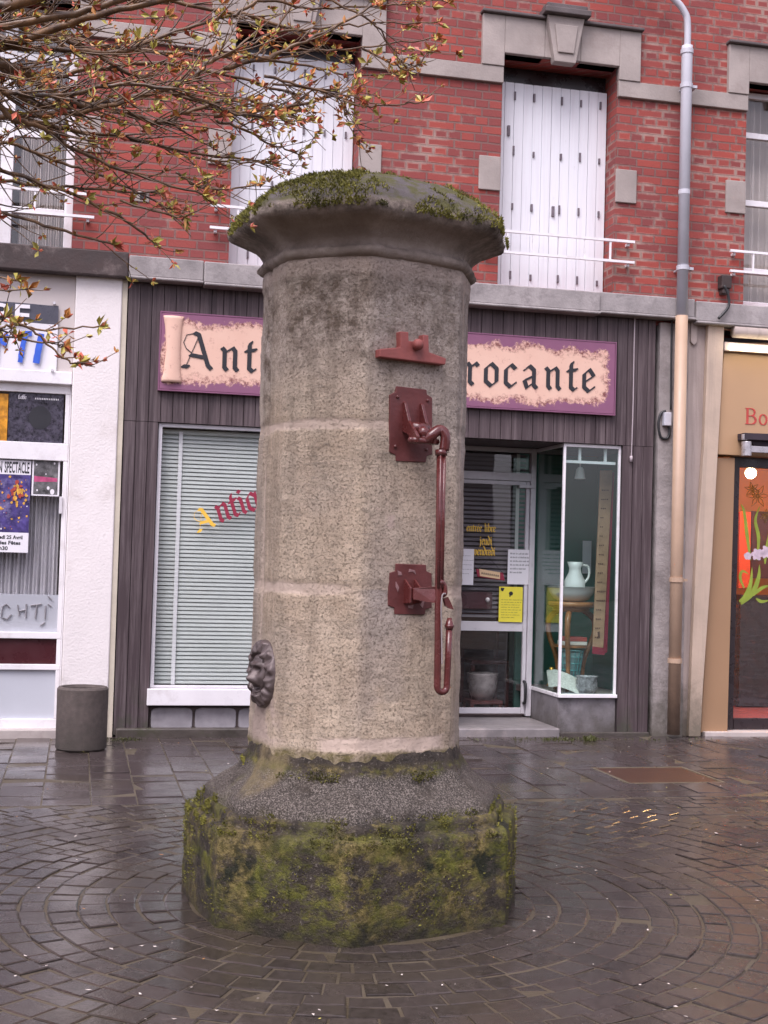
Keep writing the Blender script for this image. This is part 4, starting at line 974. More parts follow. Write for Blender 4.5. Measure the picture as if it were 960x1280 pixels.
w = B(); fpoly(w, [(595, 711), (629, 716), (631, 726), (597, 721)], pd-.012, pd); fl('board', w, M_redlet, t, bev=.003)
w = B(); fpoly(w, [(599, 711), (625, 715.5), (625, 724), (600, 720)], pd-.016, pd-.013)
for i in range(9): x = 602+i*2.5; y = 716.5+i*.42; fpoly(w, [(x, y-1.2), (x+1.2, y-1.2), (x+1.2, y+1.2), (x, y+1.2)], pd-.0175, pd-.0163, mi=1)
fl('face', w, [plain('cream_paint', (.7, .5, .3), .6, .1, 9, 0), M_black], t)
w = B(); q = lambda x, y: (uz(x, y, pd)[0], pd-.004, uz(x, y, pd)[1])
tube(w, [q(596, 712), q(612, 698), q(629, 717)], .002, 5); fl('string', w, M_cable, t)

# things inside the display
def items():
    zf = zbase-.004; dI = .55
    uS = uz(727, 870, dI)[0]
    # pedestal stand with bowed legs
    zt_ = uz(712, 752, dI)[1]; t = fe('wash_stand', uS-.03, dI, zf, 'curved orange wood wash stand with a bowed leg in the display', 'stand')
    us = uz(713, 800, dI)[0]
    w = B(); lathe(w, [(.0, zt_-.05), (.20, zt_-.05), (.215, zt_-.03), (.21, zt_), (.0, zt_)], (us, dI, 0), 28); lathe(w, [(.0, zt_-.09), (.17, zt_-.09), (.17, zt_-.05)], (us, dI, 0), 20); fl('top', w, M_wood, t, sm=True)
    for k, an in enumerate((0.25, 2.2, 4.3)):
        c, s = cos(an), sin(an); w = B()
        pts = [(us+c*rr, dI+s*rr*.8, zt_+zz) for rr, zz in ((.13, -.07), (.25, -.16), (.26, -.3), (.17, -.5), (.14, -.66), (.17, zf-zt_+.01))]
        tube(w, smoothpath(pts, 4), [.03-.012*i/20 for i in range(21)], 8); fl('leg', w, M_wood, t, sm=True)
    zs_ = uz(712, 806, dI)[1]; w = B(); lathe(w, [(0, zs_-.02), (.155, zs_-.02), (.155, zs_), (0, zs_)], (us, dI, 0), 20); fl('shelf', w, M_wood, t)
    t = fe('wash_basin', us, dI, zt_, 'wide white china basin on top of the wash stand', 'basin')
    w = B(); lathe(w, [(.0, zt_+.004), (.12, zt_+.004), (.17, zt_+.03), (.212, zt_+.09), (.228, zt_+.135), (.24, zt_+.142), (.222, zt_+.135), (.16, zt_+.07), (.0, zt_+.03)], (us, dI, 0), 32); fl('bowl', w, M_china, t, sm=True)
    w = B(); prism(w, [(us+.02+.07*cos(a), dI-.165, zt_+.075+.035*sin(a)) for a in [2*pi*k/14 for k in range(14)]], (0, .03, 0)); fl('blue_motif', w, plain('blue_grey_glaze', (.3, .33, .42), .2, .5, 50, 0), t)
    t = fe('water_jug', us+.03, dI, zt_+.03, 'white china jug standing in the wash basin', 'jug')
    w = B(); lathe(w, [(.0, zt_+.035), (.06, zt_+.035), (.095, zt_+.12), (.1, zt_+.19), (.06, zt_+.27), (.055, zt_+.31), (.075, zt_+.37), (.068, zt_+.37), (.045, zt_+.31), (.0, zt_+.2)], (us+.03, dI, 0), 24); fl('body', w, M_china, t, sm=True)
    w = B(); tube(w, smoothpath([(us+.09, dI-.02, zt_+.34), (us+.15, dI-.02, zt_+.33), (us+.16, dI-.02, zt_+.24), (us+.11, dI-.02, zt_+.17)], 4), .012, 8); fl('handle', w, M_china, t, sm=True)
    # books and basket on the lower shelf
    for i, (mt, hh, lb) in enumerate(((plain('white_book', (.7, .66, .62), .6, .1, 8, 0), .035, 'white book under the red one on the wash stand shelf'), (plain('red_book', (.4, .07, .06), .5, .1, 8, 0), .04, 'red book on top of the white one on the wash stand shelf'))):
        w = B(); z = zs_+.002+sum((.035, .04)[:i]); box(w, us-.1+.01*i, us+.13, dI-.09, dI+.08, z, z+hh-.002); tag(fl('book', w, mt, bev=.004), lb, 'book')
    t = fe('blue_basket', us+.0, dI-.1, zf, 'turquoise wire basket under the shelf of the wash stand', 'basket')
    w = B(); zb2 = uz(706, 845, dI)[1]; zb1 = uz(706, 812, dI)[1]
    for k in range(16):
        a = 2*pi*k/16; tube(w, [(us+.08*cos(a), dI-.02+.08*sin(a), zb2), (us+.115*cos(a), dI-.02+.115*sin(a), zb1)], .005, 5)
    for k in range(5):
        f_ = k/4; rr = .08+.035*f_; z = zb2+(zb1-zb2)*f_; tube(w, [(us+rr*cos(a), dI-.02+rr*sin(a), z) for a in [2*pi*j/20 for j in range(21)]], .006, 5, cap=False)
    fl('mesh', w, plain('turquoise_wire', (.1, .32, .33), .5, .2, 9, 0), t); w = B(); lathe(w, [(0, zb2+.005), (.07, zb2+.005), (.1, zb1-.02)], (us, dI-.02, 0), 20); fl('lining', w, plain('pale_blue_lining', (.3, .45, .46), .7, .1, 9, 0), t, sm=True)
    # flower pot, plate, newspaper
    up__, zp = uz(733, 866, .3); t = tag(fl('cache_pot', (lambda w: (lathe(w, [(0, zf), (.075, zf), (.1, zf+.07), (.095, zf+.16), (.105, zf+.17), (.09, zf+.165), (.08, zf+.1), (0, zf+.03)], (up__, .3, 0), 26), w)[1])(B()), plain('mottled_china', (.36, .34, .36), .25, .6, 25, 0), sm=True), 'round mottled china pot at the right of the display floor', 'pot')
    w = B(); a = uz(686, 855, .35); b = uz(722, 862, .3)
    n0 = Vector((a[0], .45, zf+.14)); n1 = Vector((b[0], .35, zf+.08)); pr = [(0, .0), (.3, .03), (.7, .02), (1, 0.)]
    for (p, h1), (q, h2) in zip(pr, pr[1:]):
        A, C = n0.lerp(n1, p), n0.lerp(n1, q); quad(w, A+Vector((0, -.1, h1-.08)), C+Vector((0, -.1, h2-.08)), C+Vector((.03, .05, h2+.06)), A+Vector((.03, .05, h1+.06)))
    tag(fl('newspaper', w, plain('newsprint', (.58, .56, .52), .7, .35, 60, 0), sm=True), 'crumpled newspaper leaning on the display floor before the stand', 'newspaper')
    for i, px in enumerate((708, 722)):
        u, z = uz(px, 866, .2); w = B(); lathe(w, [(0, zf+.002), (.05, zf+.004), (.085, zf+.018), (.08, zf+.02), (0, zf+.008)], (u, .2+.04*i, 0), 22)
        tag(fl('plate', w, plain('patterned_plate', (.42, .42, .45), .2, .7, 70, 0), sm=True), ('left patterned china plate lying at the front of the display', 'patterned china plate lying beside the round mottled pot')[i], 'plate')
    u, z = uz(673, 842, .68); t = tag(fl('brass_candlestick', (lambda w: (lathe(w, [(0, z-.1), (.05, z-.1), (.03, z-.07), (.015, z-.03), (.03, z), (.014, z+.03), (.025, z+.07), (0, z+.07)], (u+.08, .55, 0), 16), w)[1])(B()), plain('old_brass', (.55, .3, .06), .3, .3, 20, 0, metal=.8), sm=True), 'small brass candlestick in the left corner of the display', 'candlestick')
    # tall wooden board hung against the right side
    t = fe('height_board', uz(757, 815, .35)[0], .35, uz(757, 815, .35)[1], 'tall narrow wooden board with faded writing hanging in the display', 'board')
    w = B(); fpoly(w, [(751, 588), (766, 588), (754, 818), (741, 816)], .35, .375); fl('panel', w, plain('pale_varnished_wood', (.46, .27, .17), .5, .25, 10, .05), t, bev=.004)
    w = B(); fpoly(w, [(766.5, 590), (768, 590), (759, 815), (754.6, 818)], .348, .38); fpoly(w, [(741, 808), (756, 810), (755.6, 819), (740.4, 817)], .340, .349); fl('edge', w, M_redlet, t)
    w = B()
    for i in range(17):
        y = 612+i*11.5; xc = 758.5-(y-588)*.047
        if y > 800: break
        for j in range(random.randint(2, 5)):
            x = xc-5+j*2.3; fpoly(w, [(x, y), (x+1.4, y), (x+1.2, y+random.uniform(1, 2.2)), (x, y+1.2)], .345, .349)
    fpoly(w, [(747, 790), (749.5, 789), (750, 796), (747.5, 797)], .345, .349)
    fl('writing', w, plain('faded_ink', (.13, .06, .05), .7, .2, 20, 0), t)
    # lamp and two cards on the glass / back
    u, z = uz(725, 592, .4); t = fe('hanging_lamp', u, .4, z, 'small white bell lamp hanging at the top of the display', 'lamp')
    w = B(); lathe(w, [(.02, z+.06), (.035, z+.04), (.05, z-.04), (.055, z-.05), (.045, z-.05), (.015, z+.04)], (u, .4, 0), 18); fl('shade', w, M_china, t, sm=True); w = B(); tube(w, [(u, .4, z+.06), (u, .4, ztop)], .008, 6); fl('rod', w, M_alu, t)
items()
flat('display_card', 728, 676, 739, 717, 1.2, M_paper, 'narrow white card standing against the green display wall', 'card')
# furniture glimpsed behind the door
t = fe('red_chair', uz(605, 880, 1.6)[0], 1.6, zflo, 'dark red wooden chair behind the lower glass of the door', 'chair')
uc_ = uz(606, 880, 1.6)[0]; w = B(); box(w, uc_-.2, uc_+.2, 1.45, 1.85, .5, .54); fl('seat', w, M_wood_d, t, bev=.01)
w = B(); box(w, uc_-.19, uc_+.19, 1.82, 1.85, .62, 1.05); fl('backrest', w, M_wood_d, t, bev=.01)
for sx in (-.18, .18):
    for sy in (1.47, 1.83): w = B(); box(w, uc_+sx-.018, uc_+sx+.018, sy-.018, sy+.018, zflo, .499 if sy < 1.6 else 1.06); fl('leg', w, M_wood_d, t)
w = B(); uc2 = uz(603, 850, 1.2)[0]; z_ = uz(603, 858, 1.2)[1]
lathe(w, [(0, z_-.12), (.1, z_-.12), (.14, z_), (.15, z_+.12), (.155, z_+.13), (.14, z_+.12), (.0, z_-.08)], (uc2, 1.2, 0), 24); tag(fl('enamel_pot', w, plain('brown_white_enamel', (.45, .42, .4), .3, .5, 7, 0), sm=True), 'white and brown enamel pot on a stool behind the door', 'pot')
t = fe('low_stool', uc2, 1.2, zflo, 'low dark wooden stool carrying the enamel pot', 'stool')
w = B(); box(w, uc2-.16, uc2+.16, 1.05, 1.35, z_-.155, z_-.122); fl('seat', w, M_wood_d, t)
for sx in (-.14, .14):
    for sy in (1.07, 1.33): w = B(); box(w, uc2+sx-.015, uc2+sx+.015, sy-.015, sy+.015, zflo, z_-.156); fl('leg', w, M_wood_d, t)

# ------------------------------------------------------------------ white café front (left)
cf = fe('cafe_front', uz(60, 900)[0], 0, 0, 'white rendered café front with framed glass door at the left edge', 'shop front')
ua, ub_, uL = uz(86, 600)[0], uz(150, 640)[0], U_L
zld = zl0+.03
w = B(); box(w, ua, ub_-.045, -.05, .3, -.02, zld); fl('pilaster', w, M_plaster, cf, bev=.01)
w = B(); box(w, ub_-.044, ub_-.002, -.035, .3, -.02, zld); fl('pilaster_return', w, plain('yellowed_render', (.58, .52, .42), .85, .15, 4, .3, 40), cf)
zfb = uz(45, 463)[1]; zft = uz(45, 479)[1]
w = B(); box(w, uL, ua-.002, -.01, .3, zfb, zld); fl('fascia', w, M_cream, cf)
w = B(); box(w, uL, ua-.003, -.03, .3, zft, zfb-.002); fl('beam', w, M_white, cf, bev=.006)
dF = .06
def zz(y): return uz(40, y, dF)[1]
us_ = uz(80.5, 690, dF)[0]; uo = uL+5.2
w = B()
for a, b in ((479, 491), (553, 575), (790, 798), (830, 837), (898, 911)): box(w, uo, us_-.0, dF-.03, dF+.05, zz(b), zz(a))
box(w, us_+.001, ua-.003, dF-.03, dF+.05, .05, zft-.003)
um_ = uz(-42, 690, dF)[0]; 
for a, b in ((491, 553), (575, 790), (798, 830), (837, 898)):
    box(w, um_-.05, um_, dF-.028, dF+.048, zz(b)+.001, zz(a)-.001); box(w, us_-.035, us_, dF-.028, dF+.048, zz(b)+.001, zz(a)-.001)
fl('door_frame', w, M_white, cf, bev=.004)
w = B(); box(w, uo, us_-.03, dF+.01, dF+.016, zz(791), zz(489)); fl('pane', w, M_glass, cf)
w = B(); box(w, uo, us_-.036, dF+.0, dF+.03, zz(830)+.002, zz(798)-.002); fl('kick_panel', w, M_purple, cf)
w = B(); box(w, uo, us_-.036, dF+.0, dF+.03, zz(898)+.002, zz(837)-.002); fl('frosted_pane', w, M_frost, cf)
w = B(); box(w, uo, ua-.003, -.07, .3, -.02, uz(35, 911)[1]); fl('door_sill', w, plain('pale_sill_stone', (.42, .37, .35), .6, .2, 6, .2, 40, dirt=(.25, .2, .18)), cf, bev=.008)
w = B(); z = uz(72, 630, dF)[1]; box(w, us_-.055, us_-.03, dF-.05, dF-.03, z-.08, z+.06); fl('hinge', w, M_alu, cf, bev=.003)
w = B(); box(w, uo, us_-.02, 1.6, 1.65, 0, 3.0); fl('inner_wall', w, M_inner, cf)
w = B(); box(w, uo, us_-.036, dF+.018, dF+.022, zz(790)+.001, zz(743)); fl('frosted_strip', w, M_frost, cf)
w = B(); a0 = uz(0, 778, dF+.005)
for (x0_, x1_, pts) in ((0, 0, [(1, 771), (3, 758), (8, 755), (12, 759)]), (0, 0, [(3, 772), (9, 774), (14, 768)]), (0, 0, [(22, 756), (24, 770)]), (0, 0, [(33, 755), (32, 772)]), (0, 0, [(24, 764), (33, 762)]), (0, 0, [(38, 757), (52, 755)]), (0, 0, [(46, 756), (44, 773)]), (0, 0, [(57, 757), (56, 774)]), (0, 0, [(60, 755), (64, 758)]), (0, 0, [(60, 745), (65, 750)]), (0, 0, [(56, 778), (50, 782)])):
    tube(w, [(uz(x, y, dF)[0], dF+.008, uz(x, y, dF)[1]) for x, y in pts], .006, 6)
tag(fl('scratched_lettering', w, plain('scraped_grey', (.27, .26, .28), .6, .3, 20, 0)), 'worn grey letters CHTI on the frosted strip of the café door', 'lettering')
# net curtain
w = B(); n = 120; pts = []
for k in range(n+1): u = uo+.3+(us_-.05-uo-.3)*k/n; pts.append((u, dF+.14+.02*sin(k*1.25)+.012*sin(k*.53)))
for (p, q), (p2, q2) in zip(pts, pts[1:]): quad(w, (p, q, .25), (p2, q2, .25), (p2, q2, zz(560)), (p, q, zz(560)))
tag(fl('net_curtain', w, M_net, sm=True), 'pleated white net curtain behind the café door glass', 'curtain')
# posters in the café door
pdf = dF-.002
def dark_art(w, fn): 
    prism(w, [fn(.575+.205*cos(a), .50+.235*sin(a), .002) for a in [2*pi*k/36 for k in range(36)]], (0, -.0008, 0), mi=1)
    s = .12; gothic(w, 'Leffe', lambda x, y, k: fn(.17+x*.085*.75, .86+y*.085*.7, .002), nib=.22, th=.0006, mi=2, spread=.75); 
    for i in range(14): quad(w, fn(.47+i*.032, .865, .003), fn(.487+i*.032, .865, .003), fn(.49+i*.032, .90, .003), fn(.473+i*.032, .90, .003), mi=2)
flat('beer_poster', 10.5, 491, 79, 553, pdf, plain('black_starry_print', (.05, .045, .065), .3, .9, 24, 0, dirt=(.13, .11, .16)), 'dark transom poster with a black disc above the café door', 'poster', extra=dark_art, mats=(M_paper,))
flat('orange_poster', -38, 491, 9.5, 553, pdf, plain('orange_yellow_print', (.75, .3, .02), .4, .8, 10, 0, dirt=(.16, .03, .02)), 'orange and yellow poster beside the dark disc poster', 'poster')
def spect(w, fn):
    quad(w, fn(0, .845, .001), fn(1, .845, .001), fn(1, .999, .001), fn(0, .999, .001), mi=2); quad(w, fn(0, .0, .001), fn(1, .0, .001), fn(1, .215, .001), fn(0, .215, .001), mi=2)
    sansfit(w, 'EN', fn, .40, .515, .865, .985, 1, .02); sansfit(w, 'SPECTACLE', fn, .555, .975, .865, .985, 1, .02)
    for tx, a_, b_, y_ in (('Vendredi 25 Avril', .30, .9, .145), ('Salle des Fêtes', .3, .87, .085), ('20h30', .42, .66, .025)): sansfit(w, tx, fn, a_, b_, y_, y_+.04, 1, .03)
    rp = random.Random(2)
    for i in range(60):
        x, y = rp.uniform(.02, .96), rp.uniform(.25, .82); r1 = rp.uniform(.008, .028); mi = rp.choice((3, 3, 2, 4))
        if abs(x-.8) < .16 and .55 < y < .8: mi = 3
        if mi in (2, 4): r1 *= .6
        prism(w, [fn(x+r1*cos(a)*rp.uniform(.6, 1.3), y+r1*.7*sin(a)*rp.uniform(.6, 1.3), .001+.00012*i) for a in [2*pi*k/7 for k in range(7)]], (0, -.0003, 0), mi=mi)
    for i in range(24):
        x, y = .8+rp.gauss(0, .07), .66+rp.gauss(0, .05); prism(w, [fn(x+.03*cos(a)*rp.uniform(.4, 1.4), y+.03*sin(a)*rp.uniform(.4, 1.4), .01+.0002*i) for a in [2*pi*k/6 for k in range(6)]], (0, -.0003, 0), mi=rp.choice((3, 4, 3)))
flat('show_poster', -38, 574.5, 37, 690, pdf, plain('violet_print', (.07, .05, .2), .4, .7, 14, 0, dirt=(.25, .22, .4)), 'large violet show poster headed SPECTACLE in the café door', 'poster', extra=spect, mats=(M_paper, plain('gold_print', (.7, .38, .06), .5, .5, 30, 0), plain('red_print', (.4, .06, .04), .5, .3, 30, 0)))
def grey_art(w, fn):
    quad(w, fn(.06, .04, .001), fn(.94, .04, .001), fn(.94, .97, .001), fn(.06, .97, .001), mi=2); quad(w, fn(.08, .38, .002), fn(.92, .4, .002), fn(.92, .5, .002), fn(.08, .54, .002), mi=3)
    for x, y, r1 in ((.75, .12, .08), (.6, .22, .05), (.2, .15, .03), (.15, .85, .03), (.8, .9, .03), (.5, .6, .02)): prism(w, [fn(x+r1*cos(a), y+r1*sin(a), .003) for a in [2*pi*k/10 for k in range(10)]], (0, -.0006, 0), mi=0)
flat('small_poster', 40, 574.5, 74.5, 620, pdf, M_paper, 'small grey poster with a pink stripe beside the violet poster', 'poster', extra=grey_art, mats=(plain('grey_print', (.12, .115, .12), .5, .8, 22, 0, dirt=(.3, .3, .3)), plain('pink_print', (.5, .08, .2), .5, .4, 20, 0)))
# banner
bn = fe('banner', uz(30, 420, -.02)[0], -.02, uz(30, 467)[1], 'white vinyl banner with dark top band and blue brush strokes on the café fascia', 'banner')
a, b, c, e = rect(-70, 376, 72, 467, -.02); zm = uz(35, 402, -.02)[1]
w = B(); n = 30
def bpt(f_, z): u = a+(b-a)*f_; return (u, -.022-.012*abs(sin(f_*7))*(.4+.6*(z-c)/(e-c))-.006*noise.noise(Vector((u*3, z*4, 0))), z-.012*f_)
for k in range(n):
    for j, (z0_, z1_) in enumerate([(c+(zm-c)*i/5, c+(zm-c)*(i+1)/5) for i in range(5)]+[(zm, zm+(e-zm)/2), (zm+(e-zm)/2, e)]):
        quad(w, bpt(k/n, z0_), bpt((k+1)/n, z0_), bpt((k+1)/n, z1_), bpt(k/n, z1_), mi=0 if z1_ <= zm+1e-6 else 1)
bmesh.ops.remove_doubles(w, verts=w.verts, dist=1e-5)
fl('sheet', w, [M_paper, plain('dark_grey_vinyl', (.075, .075, .1), .35, .25, 6, .05)], bn, sm=True)
w = B(); q = uz(-68, 397.5, -.05); q2 = uz(38, 379, -.05); sansfit(w, 'BIERE', lambda x, y, k: (x, -.052, y), q[0], q2[0], q[1]-.015, q2[1]-.01, 0, .02)
fl('lettering', w, M_paper, bn)
w = B()
for pts, wd in (([(6, 432), (4, 424), (9, 417)], .02), ([(28, 416), (40, 417)], .02), ([(31, 419), (27, 440), (25, 453)], .02), ([(52, 417), (48, 437), (45, 454)], .024), ([(-30, 418), (-42, 424), (-45, 440), (-36, 452), (-22, 450)], .02), ([(-16, 416), (-18, 452)], .02), ([(-18, 434), (-4, 432)], .018), ([(-2, 416), (-6, 452)], .02)):
    pp = smoothpath([(uz(x, y, -.045)[0], -.045, uz(x, y, -.045)[1]) for x, y in pts], 4); L = []; 
    for i, p in enumerate(pp):
        d_ = (pp[min(i+1, len(pp)-1)]-pp[max(i-1, 0)]).normalized(); s = Vector((-d_.z, 0, d_.x))*wd*(1+.25*noise.noise(p*20)); L.append((p+s, p-s))
    for (p, q_), (p2, q2) in zip(L, L[1:]): quad(w, p, q_, q2, p2)
fl('brush_letters', w, M_blue, bn)
for x, y in ((71, 379), (68.5, 463)):
    u, z = uz(x, y, -.04); w = B(); tube(w, [(u-.02, -.05, z), (u-.02, -.02, z)], .012, 10); fl('eyelet', w, M_alu, bn)

# concrete bin
g = gnd(101, 941); gr = gnd(101, 941).y; rb_ = 31/F*(gr+.2)*1.0; hb = None
cz = gnd(101, 936); bc = Vector((cz.x, cz.y+.0, 0)); dd = ray(101, 858); zt_ = EYE.z+dd.z*((bc.y)/dd.y)
bn_ = empty('litter_bin', Matrix.Translation(bc), 'round grey aggregate concrete bin standing before the white pilaster', 'litter bin')
w = B(); lathe(w, [(.0, .0), (rb_-.012, .0), (rb_, .012), (rb_+.002, zt_-.015), (rb_-.01, zt_), (rb_-.035, zt_), (rb_-.045, zt_-.02), (rb_-.045, .06), (.0, .06)], (0, 0, 0), 56); link('shell', w, M_concrete, bn_, Matrix.Translation(bc), sm=False)
w = B(); lathe(w, [(0, zt_-.2), (rb_-.05, zt_-.2)], (0, 0, 0), 40); link('liner', w, M_cable, bn_, Matrix.Translation(bc))

# ------------------------------------------------------------------ flower shop (right)
fs_ = fe('tan_shop_front', uz(930, 920)[0], 0, 0, 'tan panelled shop front with dark framed glass door at the right edge', 'shop front')
uR = U_R-2; dT = -.06
ft0 = uz(930, 568, dT)[1]; ft1 = uz(930, 428, dT)[1]; fu = uz(903, 480, dT)[0]
w = B(); fpoly(w, [(905.5, 428), (1300, 430), (1300, 590), (897, 568)], dT, .25); 
fl('fascia', w, M_tan, fs_, bev=.006)
w = B(); fpoly(w, [(896, 572), (919, 572), (909.5, 914), (876, 916)], dT+.03, .25); fl('side_panel', w, plain('tan_lower_panel', (.34, .205, .115), .5, .05, 2, .03, 80), fs_, bev=.006)
w = B(); zA = uz(935, 410)[1]; zB = uz(935, 426, -.1)[1]; ur0 = uz(908, 415)[0]; box(w, uz(901, 405)[0], uR, -.07, .3, uz(935, 409)[1], zl0-.04); fl('top_beam', w, M_ledge_dark, fs_, bev=.01)
w = B(); tube(w, [(ur0, -.13, (zA+zB)/2), (uR, -.13, (zA+zB)/2)], (zA-zB)/2*.8, 16); fl('roller_box', w, M_beige2, fs_, sm=True)
dG = .10; g0 = uz(910, 760, dG)[0]; zg1 = uz(940, 570, dG)[1]; zg0 = uz(935, 912, dG)[1]
w = B(); fr_ = .045; frr = uR-.02
zgt = uz(940, 585, dG)[1]
fpoly(w, [(918.5, 571), (925, 571), (916, 913), (909, 913)], dG-.04, dG+.03)
box(w, g0, frr, dG-.035, dG+.03, zgt, zg1+.1); box(w, g0+.06, frr, dG-.035, dG+.03, zg0, uz(935, 898, dG)[1])
fl('door_frame', w, M_darkframe, fs_)
w = B(); box(w, g0+.03, frr, dG, dG+.006, zg0+.02, zgt+.02); fl('pane', w, M_glass, fs_)
w = B(); box(w, uz(876, 920)[0], uR, -.09, .28, -.02, uz(930, 915, -.09)[1]); fl('threshold', w, plain('pale_threshold', (.5, .44, .41), .5, .1, 6, .1, 40), fs_, bev=.006)
w = B(); box(w, g0-.1, uR, 3.4, 3.45, .0, 3.2); box(w, g0-.12, g0-.1, dG+.05, 3.4, 0, 3.2); box(w, g0-.1, uR, .3, 3.4, 2.75, 2.8); fl('inner_wall', w, M_orange, fs_)
w = B(); box(w, g0-.1, uR, .3, 3.39, .0, .09); fl('inner_floor', w, M_pinkfl, fs_)
w = B(); a, b, c, e = rect(925, 745, 1030, 840, 1.4); box(w, a, b, 1.4, 1.8, .1, e); fl('counter', w, M_darkframe, fs_)
w = B(); a, b, c, e = rect(924, 640, 938, 735, 1.9); box(w, a, b, 1.9, 1.93, c, e); a, b, c, e = rect(940, 640, 1000, 690, 2.4); box(w, a, b, 2.4, 2.43, c-.3, e, mi=1); fl('inner_panel', w, [plain('vermilion_panel', (.7, .1, .03), .5, .1, 4, 0), M_wood_d], fs_)
# lettering Bo(utique)
w = B(); dL = dT-.001
a = uz(931, 530, dL); s_ = .145
def ser(x0_, strokes):
    for (pts, wd, ang) in strokes:
        for p, q in zip(pts, pts[1:]):
            poly = nibseg(p, q, wd, ang); global kk; kk = (kk+1) % 9
            prism(w, [(a[0]+(X+x0_)*s_, dL-.003-kk*.00015, a[1]-.0+Y*s_) for X, Y in poly], (0, .003, 0))
kk = 0
arc = lambda cx, cy, rx, ry, a0, a1, n=10: [(cx+rx*cos(R(a0+(a1-a0)*i/n)), cy+ry*sin(R(a0+(a1-a0)*i/n))) for i in range(n+1)]
ser(0, [([(.17, .02), (.17, 1.0)], .15, 0), ([(.02, 1.0), (.45, 1.0)], .05, R(90)), ([(.02, .02), (.5, .02)], .05, R(90)), (arc(.42, .77, .24, .23, 90, -90), .12, 0), (arc(.44, .28, .30, .26, 90, -90), .13, 0), ([(.2, .53), (.44, .54)], .045, R(90))])
xo = .95
for L_ in ('o', 'u', 't', 'i', 'q', 'u', 'e'):
    if L_ == 'o': ser(xo, [(arc(.3, .34, .24, .33, 0, 360, 18), .11, 0)]); xo += .72
    elif L_ == 'u': ser(xo, [([(.12, .66), (.12, .2)], .12, 0), (arc(.3, .2, .18, .18, 180, 300, 6), .06, R(60)), ([(.5, .66), (.5, .02)], .12, 0)]); xo += .72
    elif L_ == 't': ser(xo, [([(.18, .85), (.18, .12), (.32, .02)], .11, 0), ([(.02, .64), (.36, .64)], .05, R(90))]); xo += .45
    elif L_ == 'i': ser(xo, [([(.12, .66), (.12, .02)], .12, 0), ([(.12, .88), (.12, .95)], .12, 0)]); xo += .34
    elif L_ == 'q': ser(xo, [(arc(.3, .34, .22, .32, 0, 360, 16), .1, 0), ([(.52, .66), (.52, -.3)], .12, 0)]); xo += .74
    else: ser(xo, [(arc(.3, .34, .22, .32, 20, 330, 16), .1, 0), ([(.1, .4), (.5, .42)], .05, R(90))]); xo += .66
tag(fl('shop_lettering', w, M_redsign), 'red serif shop lettering beginning Bo on the tan fascia', 'lettering')
# fluorescent lamp
lz = uz(935, 435, -.16)[1]; lu = uz(911, 435, -.16)[0]
t = fe('fluorescent_lamp', lu, -.16, lz, 'lit white fluorescent tube above the red Bo lettering', 'lamp')
def emit(name, col, st):
    h = MT(name); e = h.n('Emission'); e.inputs[0].default_value = (*col, 1); e.inputs[1].default_value = st; h.t.links.new(e.outputs[0], h.o.inputs[0]); return h.m
w = B(); tube(w, [(lu+.02, -.15, lz), (lu+1.6, -.15, lz)], .026, 12); fl('tube', w, emit('lit_tube', (1, .86, .62), 6.), t, sm=True)
w = B(); box(w, lu-.02, lu+1.66, -.15+.03, -.062, lz-.03, lz+.05); fl('housing', w, M_beige2, t, bev=.004)
# folded awning arm
t = fe('folded_awning', uz(932, 555, -.1)[0], -.1, uz(932, 560, -.1)[1], 'folded dark awning with steel arm below the red lettering', 'awning')
w = B(); fpoly(w, [(931, 541), (1100, 548), (1100, 556), (931, 549)], -.2, -.065, mi=0); fpoly(w, [(938, 550), (1100, 558), (1100, 571), (942, 556)], -.14, -.066, mi=0); fl('canvas', w, [plain('dark_canvas', (.035, .025, .035), .7, .2, 9, 0)], t)
w = B(); q = lambda x, y, d: (uz(x, y, d)[0], d, uz(x, y, d)[1])
fpoly(w, [(936, 557), (1100, 566), (1100, 573), (935, 565)], -.19, -.16); tube(w, [q(933, 552, -.17), q(933, 570, -.17)], .045, 12); tube(w, [q(931, 543, -.17), q(931, 550, -.17)], .03, 12)
fl('arm', w, plain('aluminium_arm', (.5, .48, .5), .3, .2, 9, 0, metal=.6), t, bev=.003)
# globe lamp inside
u, z = uz(938.5, 591.5, .9); t = fe('globe_lamp', u, .9, z, 'lit round globe lamp hanging inside the tan shop', 'lamp')
w = B(); ball(w, (u, .9, z), .055, 18); fl('globe', w, emit('lit_globe', (1, .78, .45), 14.), t, sm=True)
w = B(); tube(w, [(u, .9, z+.05), (u, .9, 2.76)], .008, 6); fl('rod', w, M_cable, t)
pl_ = bpy.data.lights.new('room_fill_light', 'POINT'); pl_.energy = 48; pl_.color = (1, .62, .25); pl_.shadow_soft_size = .08  # added fill light, unseen behind the fascia and set apart from the globe
po = bpy.data.objects.new('room_fill_light', pl_); COL.objects.link(po); po.matrix_world = FM @ Matrix.Translation((u+.45, .5, 2.67))
